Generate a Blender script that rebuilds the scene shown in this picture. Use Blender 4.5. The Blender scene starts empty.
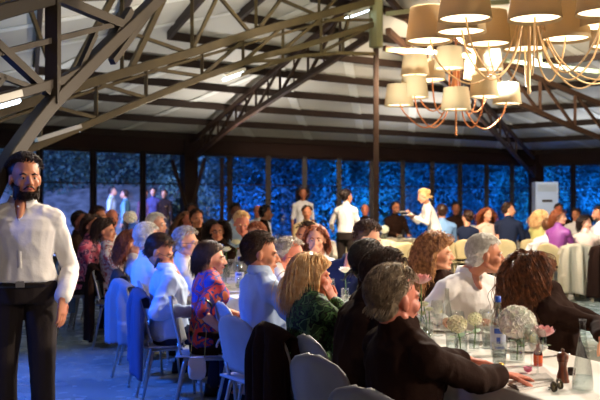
import bpy, bmesh, math, random
import numpy as np
from mathutils import Vector, Matrix, noise
from math import sin, cos, pi, radians, sqrt
random.seed(7)
SC = bpy.context.scene
COL = SC.collection
F = 50.0/36.0*600.0
CZ = 1.52
def V(*a): return Vector(a)
def at(px, py, Y):                     # a point of the place seen at this pixel, Y metres away
    return Vector(((px-300)/F*Y, Y, CZ-(py-200)/F*Y))
def gx(px, Y): return (px-300)/F*Y
def on_table(px, py, z=.75):           # where the sight line meets a level at height z
    Y = (CZ-z)*F/(py-200.0)
    return Vector(((px-300)/F*Y, Y, z))
# ---------------------------------------------------------------- materials
def lin(c):
    def f(v):
        v /= 255.0
        return v/12.92 if v <= .04045 else ((v+.055)/1.055)**2.4
    return (f(c[0]), f(c[1]), f(c[2]), 1)
MATS = {}
def mat(name, rgb, rough=.6, metal=0., rgb2=None, scale=8., bump=0., bscale=40., sheen=0., trans=0., ior=1.45, emit=None, estr=0., kind='noise', spec=None, coat=0., sub=0.):
    if name in MATS: return MATS[name]
    m = bpy.data.materials.new(name); m.use_nodes = True
    nt = m.node_tree; N = nt.nodes; L = nt.links
    b = N['Principled BSDF']
    b.inputs['Base Color'].default_value = lin(rgb)
    b.inputs['Roughness'].default_value = rough
    b.inputs['Metallic'].default_value = metal
    b.inputs['IOR'].default_value = ior
    b.inputs['Transmission Weight'].default_value = trans
    b.inputs['Sheen Weight'].default_value = sheen
    b.inputs['Coat Weight'].default_value = coat
    if sub: b.inputs['Subsurface Weight'].default_value = sub; b.inputs['Subsurface Radius'].default_value = (.02,.008,.004); b.inputs['Subsurface Scale'].default_value = .5
    if spec is not None: b.inputs['Specular IOR Level'].default_value = spec
    if emit: b.inputs['Emission Color'].default_value = lin(emit); b.inputs['Emission Strength'].default_value = estr
    tc = N.new('ShaderNodeTexCoord')
    if rgb2:
        if kind == 'wave':
            t = N.new('ShaderNodeTexWave'); t.inputs['Scale'].default_value = scale; t.inputs['Distortion'].default_value = 2.; out = t.outputs['Fac']
        elif kind == 'voronoi':
            t = N.new('ShaderNodeTexVoronoi'); t.inputs['Scale'].default_value = scale; out = t.outputs['Distance']
        else:
            t = N.new('ShaderNodeTexNoise'); t.inputs['Scale'].default_value = scale; t.inputs['Detail'].default_value = 4.; out = t.outputs['Fac']
        L.new(tc.outputs['Object'], t.inputs['Vector'])
        r = N.new('ShaderNodeValToRGB'); r.color_ramp.elements[0].position = .35; r.color_ramp.elements[1].position = .65
        r.color_ramp.elements[0].color = lin(rgb); r.color_ramp.elements[1].color = lin(rgb2)
        L.new(out, r.inputs['Fac']); L.new(r.outputs['Color'], b.inputs['Base Color'])
    if bump:
        t = N.new('ShaderNodeTexNoise'); t.inputs['Scale'].default_value = bscale; t.inputs['Detail'].default_value = 3.
        L.new(tc.outputs['Object'], t.inputs['Vector'])
        bp = N.new('ShaderNodeBump'); bp.inputs['Strength'].default_value = bump; bp.inputs['Distance'].default_value = .02
        L.new(t.outputs['Fac'], bp.inputs['Height']); L.new(bp.outputs['Normal'], b.inputs['Normal'])
    MATS[name] = m
    return m
def multi(name, cols, scale, rough=.7):        # printed fabric: several colours in irregular patches
    m = bpy.data.materials.new(name); m.use_nodes = True
    nt = m.node_tree; N = nt.nodes; L = nt.links; b = N['Principled BSDF']; b.inputs['Roughness'].default_value = rough
    tc = N.new('ShaderNodeTexCoord'); n = N.new('ShaderNodeTexNoise'); n.inputs['Scale'].default_value = scale; n.inputs['Detail'].default_value = 1.5
    r = N.new('ShaderNodeValToRGB'); r.color_ramp.interpolation = 'CONSTANT'
    k = len(cols)
    while len(r.color_ramp.elements) < k: r.color_ramp.elements.new(.5)
    for i, c in enumerate(cols):
        r.color_ramp.elements[i].position = .0 if i == 0 else .32+.36*i/k
        r.color_ramp.elements[i].color = lin(c)
    L.new(tc.outputs['Object'], n.inputs['Vector']); L.new(n.outputs['Fac'], r.inputs['Fac']); L.new(r.outputs['Color'], b.inputs['Base Color'])
    MATS[name] = m
    return m
# ---------------------------------------------------------------- mesh builder
class MB:
    def __init__(s): s.v = []; s.f = []; s.mi = []; s.cur = 0
    def add(s, vs, fs):
        o = len(s.v); s.v += [tuple(p) for p in vs]; s.f += [tuple(i+o for i in q) for q in fs]; s.mi += [s.cur]*len(fs)
        return s
    def rings(s, R, cap=True, closed=True):
        n = len(R[0]); vs = [p for r in R for p in r]; fs = []
        for i in range(len(R)-1):
            for j in range(n if closed else n-1):
                k = (j+1) % n
                fs.append((i*n+j, i*n+k, (i+1)*n+k, (i+1)*n+j))
        if cap:
            fs.append(tuple(range(n-1, -1, -1))); fs.append(tuple((len(R)-1)*n+j for j in range(n)))
        return s.add(vs, fs)
    def ell(s, c, r, M=None, seg=16, rg=10):
        c = Vector(c); r = r if hasattr(r, '__len__') else (r, r, r)
        vs = []; fs = []
        def T(p):
            p = Vector((p[0]*r[0], p[1]*r[1], p[2]*r[2]))
            if M is not None: p = M @ p
            return c+p
        vs.append(T((0,0,1)))
        for i in range(1, rg):
            a = pi*i/rg
            for j in range(seg):
                b = 2*pi*j/seg; vs.append(T((sin(a)*cos(b), sin(a)*sin(b), cos(a))))
        vs.append(T((0,0,-1))); e = len(vs)-1
        for j in range(seg): fs.append((0, 1+j, 1+(j+1) % seg))
        for i in range(rg-2):
            for j in range(seg):
                k = (j+1) % seg; fs.append((1+i*seg+j, 1+(i+1)*seg+j, 1+(i+1)*seg+k, 1+i*seg+k))
        o = 1+(rg-2)*seg
        for j in range(seg): fs.append((o+j, e, o+(j+1) % seg))
        return s.add(vs, fs)
    def cap(s, a, b, ra, rb, seg=12, ends=True, flat=1.0, up=None):   # a tapered limb with round ends
        a = Vector(a); b = Vector(b); d = b-a; L = d.length
        if L < 1e-6: return s.ell(a, ra)
        d /= L
        u = Vector(up) if up is not None else (Vector((0,0,1)) if abs(d.z) < .9 else Vector((1,0,0)))
        u = (u-d*u.dot(d)).normalized(); w = d.cross(u)
        R = []
        def ring(c, r): R.append([c+(u*cos(2*pi*j/seg)*flat+w*sin(2*pi*j/seg))*r for j in range(seg)])
        if ends:
            for k in (3, 2, 1): t = k*pi/2/3.4; ring(a-d*ra*sin(t), ra*cos(t))
        ring(a, ra); ring(b, rb)
        if ends:
            for k in (1, 2, 3): t = k*pi/2/3.4; ring(b+d*rb*sin(t), rb*cos(t))
        return s.rings(R)
    def tube(s, pts, r, seg=8, cap=True):
        pts = [Vector(p) for p in pts]; n = len(pts); rr = r if hasattr(r, '__len__') else [r]*n
        R = []; u = None
        for i, p in enumerate(pts):
            d = (pts[min(i+1, n-1)]-pts[max(i-1, 0)]).normalized()
            if u is None: u = Vector((0,0,1)) if abs(d.z) < .9 else Vector((1,0,0))
            u = (u-d*u.dot(d))
            u = u.normalized() if u.length > 1e-6 else d.orthogonal().normalized()
            w = d.cross(u)
            R.append([p+(u*cos(2*pi*j/seg)+w*sin(2*pi*j/seg))*rr[i] for j in range(seg)])
        return s.rings(R, cap)
    def box(s, c, size, rz=0., M=None):
        c = Vector(c); hx, hy, hz = size[0]/2, size[1]/2, size[2]/2
        M = M if M is not None else Matrix.Rotation(rz, 3, 'Z')
        vs = [c+M@Vector((x*hx, y*hy, z*hz)) for x in (-1,1) for y in (-1,1) for z in (-1,1)]
        return s.add(vs, [(0,1,3,2),(4,6,7,5),(0,4,5,1),(2,3,7,6),(0,2,6,4),(1,5,7,3)])
    def bar(s, a, b, w, h=None):                 # square bar between two points
        a = Vector(a); b = Vector(b); h = h or w; d = (b-a).normalized()
        u = Vector((0,0,1)); u = u-d*u.dot(d)
        u = u.normalized() if u.length > 1e-3 else Vector((1,0,0)); q = d.cross(u)
        R = [[p+q*x*w/2+u*y*h/2 for x, y in ((-1,-1),(1,-1),(1,1),(-1,1))] for p in (a, b)]
        return s.rings(R)
    def lathe(s, c, prof, seg=24, cap=True, M=None):
        c = Vector(c); M = M if M is not None else Matrix.Identity(3)
        return s.rings([[c+M@Vector((r*cos(2*pi*j/seg), r*sin(2*pi*j/seg), z)) for j in range(seg)] for r, z in prof], cap)
    def mesh(s, name):
        me = bpy.data.meshes.new(name); me.from_pydata(s.v, [], s.f); me.update()
        if any(s.mi): me.polygons.foreach_set('material_index', s.mi)
        return me
def fixn(me):
    bm = bmesh.new(); bm.from_mesh(me); bmesh.ops.recalc_face_normals(bm, faces=bm.faces); bm.to_mesh(me); bm.free()
def link(name, me, m, parent=None, smooth=True, fix=True):
    if isinstance(me, MB): me = me.mesh(name)
    if fix: fixn(me)
    o = bpy.data.objects.new(name, me); COL.objects.link(o)
    for x in (m if isinstance(m, (list, tuple)) else [m]): me.materials.append(x)
    if smooth: me.polygons.foreach_set('use_smooth', [True]*len(me.polygons))
    if parent is not None:
        o.parent = parent
        o.matrix_parent_inverse = parent.matrix_basis.inverted()
    return o
def bevel(o, w=.005, seg=2):
    md = o.modifiers.new('b', 'BEVEL'); md.width = w; md.segments = seg; md.limit_method = 'ANGLE'; md.angle_limit = .6
    return o
def tag(o, label=None, cat=None, group=None, kind=None):
    if label: o['label'] = label
    if cat: o['category'] = cat
    if group: o['group'] = group
    if kind: o['kind'] = kind
    return o
def empty(name, loc, label=None, cat=None, group=None, rz=0., kind=None):
    o = bpy.data.objects.new(name, None); COL.objects.link(o); o.location = loc; o.rotation_euler = (0,0,rz); o.empty_display_size = .1
    return tag(o, label, cat, group, kind)
def remesh(mb, voxel, smooth=3):
    me = mb.mesh('tmp'); fixn(me)
    o = bpy.data.objects.new('tmp', me); COL.objects.link(o)
    r = o.modifiers.new('r', 'REMESH'); r.mode = 'VOXEL'; r.voxel_size = voxel; r.adaptivity = 0
    if smooth:
        q = o.modifiers.new('s', 'SMOOTH'); q.factor = .5; q.iterations = smooth
    dg = bpy.context.evaluated_depsgraph_get(); dg.update()
    out = bpy.data.meshes.new_from_object(o.evaluated_get(dg))
    bpy.data.objects.remove(o); bpy.data.meshes.remove(me)
    return out
def dup(root, loc=None, rz=None, **kw):
    c = root.copy(); COL.objects.link(c)
    if loc is not None: c.location = loc
    if rz is not None: c.rotation_euler = (0,0,rz)
    for ch in list(root.children):
        d = ch.copy(); COL.objects.link(d); d.parent = c
        for g in list(ch.children):
            e = g.copy(); COL.objects.link(e); e.parent = d
    tag(c, **kw)
    return c
# ---------------------------------------------------------------- people
SKIN = {'fair': mat('skin_fair', (222,160,128), .5, bump=.05, bscale=60, sub=.08),
        'tan': mat('skin_tan', (196,128,94), .5, bump=.05, bscale=60, sub=.08),
        'red': mat('skin_red', (208,124,98), .5, sub=.08),
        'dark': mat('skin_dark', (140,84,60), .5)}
def hairmat(name, a, b): return mat('hair_'+name, a, .42, rgb2=b, scale=38., spec=.5)
HAIR = {'black': hairmat('black', (30,17,12), (46,28,20)), 'dark': hairmat('dark', (44,26,17), (72,44,28)),
        'brown': hairmat('brown', (84,50,30), (128,82,48)), 'auburn': hairmat('auburn', (112,54,26), (168,92,50)),
        'blonde': hairmat('blonde', (226,170,104), (252,218,160)), 'grey': hairmat('grey', (150,140,128), (212,204,190)),
        'salt': hairmat('salt', (100,82,62), (172,150,120)), 'white': hairmat('white', (206,200,188), (240,236,226)),
        'curlbrown': hairmat('curlbrown', (118,74,40), (206,146,90)), 'darkcurl': hairmat('darkcurl', (70,38,22), (150,88,50))}
EYEW = mat('eye_white', (176,164,152), .35); EYED = mat('eye_iris', (40,24,16), .15); LIPS = mat('lips', (168,74,66), .4)
LENS = mat('lens_rim', (30,20,16), .3)
def hand(mb, w, d, n, side, k=1., curl=.35, spread=.012):
    d = d.normalized(); n = (n-d*n.dot(d)).normalized(); s = d.cross(n)*side
    R = []
    for t, a, b in ((-.015,.026,.019),(.012,.031,.017),(.05,.040,.015),(.085,.041,.012)):
        c = w+d*t*k
        R.append([c+(s*cos(q)*a+n*sin(q)*b)*k for q in [2*pi*j/12 for j in range(12)]])
    mb.rings(R)
    for i, (off, ln) in enumerate(((.031,.070),(.011,.080),(-.010,.074),(-.030,.058))):
        p = w+d*.082*k+s*off*k; a = curl*.4
        q = off*spread*22
        for j, fr in enumerate((.45,.31,.24)):
            dd = (d*cos(a)-n*sin(a)+s*q).normalized()
            e = p+dd*ln*fr*k; mb.cap(p, e, (.0092-.0008*j)*k, (.0084-.0008*j)*k, 8)
            p = e; a += curl
    p = w+d*.022*k+s*.028*k
    for ln, (x, y, z) in ((.038,(.55,.75,-.25)),(.032,(.85,.4,-.35)),(.024,(.95,.15,-.4))):
        e = p+(d*x+s*y+n*z).normalized()*ln*k; mb.cap(p, e, .0115*k, .0095*k, 8); p = e
def ik(a, t, l1, l2, pole):
    d = t-a; L = d.length
    if L > (l1+l2)*.995: t = a+d*((l1+l2)*.995/L); d = t-a; L = d.length
    if L < abs(l1-l2)+.02: L = abs(l1-l2)+.02
    x = (l1*l1-l2*l2+L*L)/(2*L); h = sqrt(max(l1*l1-x*x, 0)); dn = d.normalized()
    p = pole-dn*pole.dot(dn); p.normalize()
    return a+dn*x+p*h, t
def ring(c, u, w, ru, rw, n=20, e=1.):
    out = []
    for j in range(n):
        q = 2*pi*j/n; a, b = cos(q), sin(q)
        out.append(c+u*ru*math.copysign(abs(a)**e, a)+w*rw*math.copysign(abs(b)**e, b))
    return out
def roots(n, rs, style, bald=0.):
    out = []
    while len(out) < n:
        v = rs.normal(size=3); v /= np.linalg.norm(v); x, y, z = v
        if x > .3: ok = z > .54-.1*abs(y)
        elif x > .08: ok = z > .28
        elif x > -.15: ok = z > (.0 if style == 'short' else .0)
        else: ok = z > -.78
        if bald and z > .25: ok = False
        if style in ('short','quiff','bald') and -.4 < x < .25 and z < .12: ok = False
        if ok: out.append(v)
    return np.array(out)
HC = np.array((-.015,0,.04)); HR = np.array((.099,.081,.089))
def hairmesh(hd, style, n, length, rad, seed, grav, curl=0., vol=0., steps=12, part=.02, tip=.35):
    """strands of hair in the head's own frame; grav is down in that frame"""
    rs = np.random.RandomState(seed)
    D = roots(n, rs, style, bald=1. if style == 'bald' else 0.)
    P = HC+D*HR*(.97)
    if style in ('short', 'bald'):
        T = np.stack([-np.ones(n)*.75+0*D[:,0], np.sign(D[:,1]-part+1e-3)*.35*(D[:,2] > .4), -.55*(D[:,2] < .65)-.05], 1)
        T += rs.normal(size=(n,3))*.15
        up = .06
    elif style == 'quiff':
        T = np.stack([-np.ones(n)*.8, rs.normal(size=n)*.2, .1*np.ones(n)], 1); up = .22
    elif style == 'updo':
        T = np.stack([-np.ones(n)*1., -D[:,1]*.5, .1-.5*D[:,2]], 1); up = .05
    else:
        sg = np.where(D[:,1] > part, 1., -1.)
        T = np.stack([-.55*np.ones(n)-.3*(D[:,0] > .3), sg*(1.0*(D[:,2] > .5)+.15), -.25*np.ones(n)], 1); up = .15
        T += rs.normal(size=(n,3))*.12
    L = length*(1+rs.uniform(-.18,.12,size=n))
    nrm = D.copy()
    T = T-nrm*(T*nrm).sum(1)[:,None]; T /= np.linalg.norm(T, axis=1)[:,None]
    dirn = T+nrm*up; dirn /= np.linalg.norm(dirn, axis=1)[:,None]
    h = (L/(steps-1))[:,None]
    path = [P.copy()]
    gw = {'short':.05,'bald':.12,'quiff':.03,'updo':.1}.get(style, .42)
    g = np.array(grav)
    infl = .006+vol*(.35+.65*rs.uniform(size=n)[:,None])
    for k in range(steps-1):
        dirn = dirn+g*gw; dirn /= np.linalg.norm(dirn, axis=1)[:,None]
        P = P+dirn*h
        q = (P-HC)/(HR+infl); r = np.linalg.norm(q, axis=1)[:,None]
        inside = r < 1
        P = np.where(inside, HC+q/np.maximum(r, 1e-6)*(HR+infl), P)
        if style in ('short', 'quiff', 'bald', 'updo'):
            HO = HR+infl+(.016 if style == 'quiff' else .009)
            q = (P-HC)/HO; r = np.linalg.norm(q, axis=1)[:,None]; up_ = P[:,2:3] > -.02
            P = np.where((r > 1) & up_, HC+q/np.maximum(r, 1e-6)*HO, P)
            me_ = (P[:,2] < .022) & (P[:,0] > -.045) & (P[:,0] < .05) & (np.abs(P[:,1]) > .05); P[me_,2] = .022
        if style not in ('short', 'quiff'):       # round the neck and keep off the face
            low = P[:,2] < .03
            yy = np.abs(P[:,1]); m = low & (P[:,0] > .02) & (yy < .078)
            P[m,1] = np.sign(P[m,1]+1e-5)*.078
            lim = .004+np.clip((P[:,2]-.015)/.07, 0, 1)**1.3*.085; m2 = (P[:,2] < .10) & (P[:,0] > lim); P[m2,0] = lim[m2]+(P[m2,0]-lim[m2])*.2
            m3 = (P[:,2] < -.02) & (P[:,0] < .02); rr = np.sqrt((P[:,0]+.02)**2+P[:,1]**2)
            m4 = m3 & (rr < .07); P[m4,0] = -.02+(P[m4,0]+.02)/np.maximum(rr[m4],1e-4)*.07; P[m4,1] = P[m4,1]/np.maximum(rr[m4],1e-4)*.07
        nd = P-path[-1]; nl = np.linalg.norm(nd, axis=1)[:,None]; dirn = np.where(nl > 1e-5, nd/np.maximum(nl,1e-6), dirn)
        path.append(P.copy())
    path = np.array(path)                      # steps,n,3
    if curl:
        ph = rs.uniform(0, 6.28, size=n); fr = rs.uniform(38, 60, size=n)
        for k in range(1, steps):
            s = L*k/(steps-1); a = curl*min(1., k/3.)
            path[k,:,0] += a*np.cos(ph+fr*s); path[k,:,1] += a*np.sin(ph+fr*s); path[k,:,2] += a*.6*np.cos(2.1*ph+fr*.8*s)
    t = np.linspace(0, 1, steps)
    R = rad*(1-(1-tip)*t**2)
    d = np.gradient(path, axis=0); d /= np.maximum(np.linalg.norm(d, axis=2)[...,None], 1e-6)
    ref = np.zeros_like(d); ref[...,1] = 1.; ref[np.abs(d[...,1]) > .9] = (1,0,0)
    u = np.cross(d, ref); u /= np.maximum(np.linalg.norm(u, axis=2)[...,None], 1e-6); w = np.cross(d, u)
    vs = []
    for j in range(3):
        a = 2*pi*j/3; vs.append(path+(u*cos(a)+w*sin(a))*R[:,None,None])
    vs = np.array(vs).transpose(2,1,0,3)       # n,steps,3,3
    vs = vs.reshape(-1,3)
    M = np.array(hd)
    vs = vs@M[:3,:3].T+M[:3,3]
    i = np.arange(n)[:,None,None]*steps*3; k = np.arange(steps-1)[None,:,None]*3; j = np.arange(3)[None,None,:]; j2 = (j+1) % 3
    q = np.stack(np.broadcast_arrays(i+k+j, i+k+j2, i+k+3+j2, i+k+3+j), -1).reshape(-1,4)
    return vs, q
def displaced(me, amp, sc, seed=0.):
    n = len(me.vertices); co = np.empty(n*3); no = np.empty(n*3)
    me.vertices.foreach_get('co', co); me.vertices.foreach_get('normal', no); co = co.reshape(-1,3); no = no.reshape(-1,3)
    o = Vector((seed*3.1, seed*1.7, seed))
    h = np.array([noise.noise(Vector((c[0]*sc, c[1]*sc, c[2]*sc*.45))+o)+.5*noise.noise(Vector((c[0]*sc*2, c[1]*sc*2, c[2]*sc*1.1))+o) for c in co])
    h = (1-2*np.abs(h))                        # ridged, like creases
    co += no*(h*amp)[:,None]
    me.vertices.foreach_set('co', co.ravel()); me.update()
PID = [0]
def person(label, px, top, Y, th, yaw=None, pitch=0., roll=0., hip=None, chest=None, stand=False, woman=False, sw=None, hipz=None, neckc=.022, hair=('short','dark'), hlen=None,
           skin='fair', top_m=None, sleeve='long', low_m=None, skirt=False, R=None, L=None, beard=None, glasses=False, lod=2, group=None,
           k=None, cuff=.93, collar=False, curl=0., vol=0., bun=False, nstr=None, name='person', cz=None, smile=False, fold=.005, gap=False, feet=None):
    PID[0] += 1; pid = PID[0]
    k = k or (.955 if woman else 1.)
    th = radians(th); yaw = th if yaw is None else radians(yaw)
    f = V(cos(th), sin(th), 0); r = V(sin(th), -cos(th), 0); up = V(0,0,1)
    tp = at(px, top, Y)
    hf = V(cos(yaw)*cos(pitch), sin(yaw)*cos(pitch), sin(pitch)); hl = V(-sin(yaw), cos(yaw), 0)
    hu = hf.cross(hl)
    if roll: q = Matrix.Rotation(roll, 3, hf); hl = q@hl; hu = q@hu
    hc = tp-hu*.125*k
    vox = {3:.0062, 2:.009, 1:.013}[lod]; 
    if chest is None:
        c2 = V(hc.x, hc.y, 0)-f*.04 if hip is None else V(hc.x, hc.y, 0)*.72+V(hip[0], hip[1], 0)*.28
        chest = V(c2.x, c2.y, tp.z-.335*k if cz is None else cz)
    else: chest = V(*chest)
    if hip is None: hip = (chest-f*(.0 if stand else .07))[:2]
    hz = hipz or (tp.z*.535 if stand else .53)
    hip = V(hip[0], hip[1], hz)
    spine = (chest-hip); su = spine.normalized()
    sf = (f-su*f.dot(su)).normalized(); sr = su.cross(sf)*-1
    sr = r
    sw = sw or (.165 if woman else .19)*k
    sh = {s: chest+sr*sw*s-up*.022 for s in (1,-1)}
    name_o = empty(name, (hip.x, hip.y, 0), label, 'person', group)
    root = name_o
    # --- limbs
    def torso(mb, inf, lo=0.):
        H = spine.length; W = 1. if not woman else .88
        rs = []
        for t, a, b, fo in ((-.10,.15,.105,0),(0.,.172,.125,0),(.14,.168,.122,0),(.2,.16,.118,0),(.42,.138,.105,0),(.62,.150,.115,.004),(.80,.165,.12,.006),(.93,.160,.10,0),(1.02,.115,.07,-.01),(1.08,.065,.055,-.015)):
            if t < lo: continue
            rs.append(ring(hip+su*H*t+sf*fo, sr, sf, (a*W*k if t > 0 else a*k)+inf, b*k*(1.0 if not woman else .92)+inf, 20, .85))
        mb.rings(rs)
        if woman:
            for s in (1,-1): mb.ell(hip+su*H*.72+sf*.07+sr*s*.06, .062+inf*.6)
        for s in (1,-1): mb.cap(chest+sr*s*sw*.35-up*.0, sh[s]-up*.02, .055*k+inf, .054*k+inf)
    ua, fa = .285*k*(.94 if woman else 1), .25*k*(.94 if woman else 1)
    if stand: ua, fa = ua*1.03, fa*1.03
    arms = {}
    for s, sp in ((1, R), (-1, L)):
        a = sh[s]-up*.015
        sp = sp or {}
        if 'to' in sp: t = V(*sp['to'])
        elif stand: t = a+V(0,0,-.53*k)+r*s*.06+f*.05
        else: t = a+f*.34*k-up*.29*k-r*s*.06
        pole = V(*sp['pole']) if 'pole' in sp else (-up*.8+r*s*.5-f*.4)
        if sp.get('cheek'):
            t = hc+hf*.125*k-hl*s*.062*k-hu*.140*k
            sp = dict(sp, dir=tuple(hu*.85-hf*.42+hl*s*.12), n=tuple(hf*.5-hl*s*.8), curl=.22)
        if sp.get('mouth'):
            t = hc+hf*.15*k-hl*s*.05*k-hu*.165*k
            sp = dict(sp, dir=tuple(hu*.8-hf*.1+hl*s*.5), n=tuple(hf), curl=.5)
        e, w = ik(a, t, ua, fa, pole)
        hd = V(*sp['dir']) if 'dir' in sp else (w-e)
        n = V(*sp['n']) if 'n' in sp else (r*s if stand else up)
        arms[s] = (a, e, w, hd, n, sp.get('curl', .35))
    aw = .9 if woman else 1.
    def arm(mb, s, inf, upto=1., forearm=True):
        a, e, w, *_ = arms[s]
        mid = a.lerp(e, .45)
        mb.cap(a, mid, .051*k*aw+inf, .046*k*aw+inf); mb.cap(mid, e, .046*k*aw+inf, .037*k*aw+inf)
        if upto > 0:
            m2 = e.lerp(w, .3); mb.cap(e, m2, .037*k*aw+inf, .039*k*aw+inf)
            if upto >= .99: mb.cap(m2, w, .039*k*aw+inf, .026*k*aw+inf)
            else: mb.cap(m2, e.lerp(w, upto), .039*k*aw+inf, .033*k*aw+inf)
    legs = {}
    for s in (1,-1):
        hj = hip+r*s*.09*k-up*.03
        if stand:
            kn = V(hj.x, hj.y, hz*.53)+f*.02+r*s*.01; an = V(hj.x, hj.y, .09)-f*.02+r*s*.02
            if feet and s in feet: an += f*feet[s]; kn += f*feet[s]*.6
        else:
            kn = hj+f*.43*k+r*s*.03; kn.z = .52; an = kn-f*(.02 if s > 0 else .08); an.z = .09
        legs[s] = (hj, kn, an)
    def leg(mb, s, inf, low=1.):
        hj, kn, an = legs[s]
        mb.cap(hj, kn, .082*k+inf, .055*k+inf); mb.cap(kn, kn.lerp(an, .35), .054*k+inf, .054*k+inf); mb.cap(kn.lerp(an,.35), kn.lerp(an, low), .054*k+inf, .038*k+inf)
    # --- body
    mb = MB(); torso(mb, 0)
    H3 = Matrix((hf, hl, hu)).transposed()
    def hp(x, y, z): return hc+H3@V(x*k, y*k, z*k)
    def he(x, y, z, a, b, c): mb.ell(hp(x,y,z), (a*k, b*k, c*k), H3, 20, 14)
    he(-.015,0,.035,.097,.077,.086); he(.024,0,-.022,.068,.060,.086); he(.034,0,-.068,.050,.047,.040); he(.074,0,-.098,.020,.021,.017)
    mb.cap(hp(.079,.030,.022), hp(.079,-.030,.022), .013*k, .013*k)
    for s in (1,-1):
        he(.058,s*.040,-.026,.028,.022,.026); he(-.008,s*.079,-.008,.018,.009,.031); mb.cap(hp(.0,s*.052,-.06), hp(.062,s*.026,-.092), .017*k, .015*k)
        mb.ell(hp(.100,s*.013,-.032), .0095*k); he(.0775,s*.031,.0095,.0125,.018,.0062); he(.0745,s*.031,-.0115,.0125,.017,.0055)
    mb.cap(hp(.088,0,.012), hp(.113,0,-.026), .0085*k, .0120*k); he(.086,0,-.060,.014,.024,.015)
    nb = chest+up*.055*k-f*.005; mb.cap(hp(-.025,0,-.045), nb, .056*k*aw, .058*k*aw); mb.cap(nb, chest+up*.0, .058*k*aw, .075*k)
    if collar: mb.cap(nb+f*.034*k+up*.01, chest+f*.104*k-up*.025*k, .036*k, .016*k)
    for s in (1,-1):
        arm(mb, s, 0); a, e, w, hd, n, cu = arms[s]; hand(mb, w, hd, n, s, k*(.93 if woman else 1), cu)
        leg(mb, s, 0)
        hj, kn, an = legs[s]; mb.cap(an, an+f*.15-up*.045, .036, .028)
    body = link('body', remesh(mb, vox, 2 if lod > 1 else 1), SKIN[skin], root, fix=False)
    # --- face
    if lod >= 1:
        for s in (1,-1):
            ew = MB(); ew.ell(hp(.0765,s*.030,-.001), (.0118*k,.0125*k,.0100*k), H3, 12, 8)
            ew.cur = 1; ew.ell(hp(.0830,s*.030,-.001), (.0064*k,.0066*k,.0066*k), H3, 10, 8)
            link('eye', ew, [EYEW, EYED], root)
            eb = MB(); eb.tube([hp(.090,s*.014,.018), hp(.091,s*.030,.024), hp(.077,s*.049,.017)], [.0045*k,.005*k,.003*k], 6)
            link('eyebrow', eb, HAIR[hair[1]], root)
        lp = MB(); lp.tube([hp(.086,.024,-.060), hp(.0985,.010,-.0585), hp(.1,0,-.060), hp(.0985,-.010,-.0585), hp(.086,-.024,-.060)], [.002*k,.005*k,.0055*k,.005*k,.002*k], 6)
        link('lips', lp, LIPS, root)
    # --- hair
    style, hcol = hair
    grav = np.array(H3.transposed()@V(0,0,-1))
    hd4 = Matrix.Translation(hc)@H3.to_4x4()@Matrix.Scale(k, 4)
    defl = {'short':.055,'bald':.035,'quiff':.06,'updo':.09,'long':.36,'bob':.19,'curly':.36,'crop':.02}
    ln = hlen or defl[style]
    hm = MB()
    if style != 'none':
        ti = .004 if style in ('short','bald','crop') else .010
        if style != 'bald':
            hm.ell(hp(-.034,0,.047), ((.086+ti*.3)*k,(.079+ti)*k,(.087+ti*.5)*k), H3, 20, 14)
        hm.ell(hp(-.052,0,-.004), ((.056+ti)*k,(.066+ti*.6)*k,(.078)*k), H3, 18, 12)
        if bun: hm.ell(hp(-.115,0,.05), (.045*k,.045*k,.045*k), H3, 14, 10)
        n0 = nstr or {3:950, 2:420, 1:140}[lod]
        rad = {3:.0027, 2:.0042, 1:.0075}[lod]
        if style in ('short','bald','crop','updo'): rad *= .8
        if style == 'curly': n0 = int(n0*1.25)
        sty = 'long' if style in ('long','bob','curly') else ('short' if style == 'crop' else style)
        vs, q = hairmesh(hd4, sty, n0, ln, rad*k, pid, grav, curl=curl or (.011 if style == 'curly' else (.003 if style in ('long','bob') else .0015)), vol=vol or {'curly':.05,'long':.016,'bob':.018}.get(style, .006), steps={3:16 if style == 'curly' else 12, 2:10, 1:7}[lod])
        hm.add(vs.tolist(), q.tolist())
        link('hair', hm, HAIR[hcol], root, fix=False)
    if beard:
        bm_ = MB(); rs = random.Random(pid)
        nb_ = {3:700, 2:260, 1:90}[lod]
        bm_.ell(hp(.030,0,-.078), (.050*k,.054*k,.044*k), H3); bm_.ell(hp(.066,0,-.099), (.028*k,.030*k,.022*k), H3)
        for i in range(nb_):
            a = rs.uniform(-1.75, 1.75); z = rs.uniform(-.105, -.03 if abs(a) > .85 else -.072); 
            rx, ry = .068*(1-max(0, -.085-z)*6), .062*(1-max(0, -.085-z)*6)
            p = hp(.026+rx*cos(a), ry*sin(a), z); d = (H3@V(cos(a)*.5, sin(a)*.5, -1)).normalized()
            bm_.tube([p, p+d*.010, p+d*.018], [.0028,.0024,.0008], 3)
        for s in (1,-1): bm_.tube([hp(.104,0,-.046), hp(.099,s*.015,-.048), hp(.086,s*.029,-.062)], [.004,.0045,.004], 6)
        link('beard', bm_, HAIR[beard], root, fix=False)
    if glasses:
        g = MB()
        for s in (1,-1):
            c = hp(.104,s*.031,-.001); pts = [c+H3@V(0, .022*cos(q), .017*sin(q))*k for q in [2*pi*j/14 for j in range(15)]]
            g.tube(pts, .0018, 5); g.tube([hp(.103,s*.053,.004), hp(.05,s*.079,.004), hp(-.01,s*.084,.004)], .002, 5)
        g.tube([hp(.106,.009,.002), hp(.109,0,.005), hp(.106,-.009,.002)], .0018, 5)
        link('eyeglasses', g, LENS, root)
    # --- clothes
    tm = top_m; lm = low_m or M_DARK
    cl = MB(); torso(cl, (.016 if stand else .013)*k, lo=(-.1 if not stand else .12))
    cl.cap(chest+up*(.0 if collar else .03)*k-(f*.02 if collar else f*0), chest-up*.02-(f*.015 if collar else f*0), (.055 if collar else .062)*k, .078*k)
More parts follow.
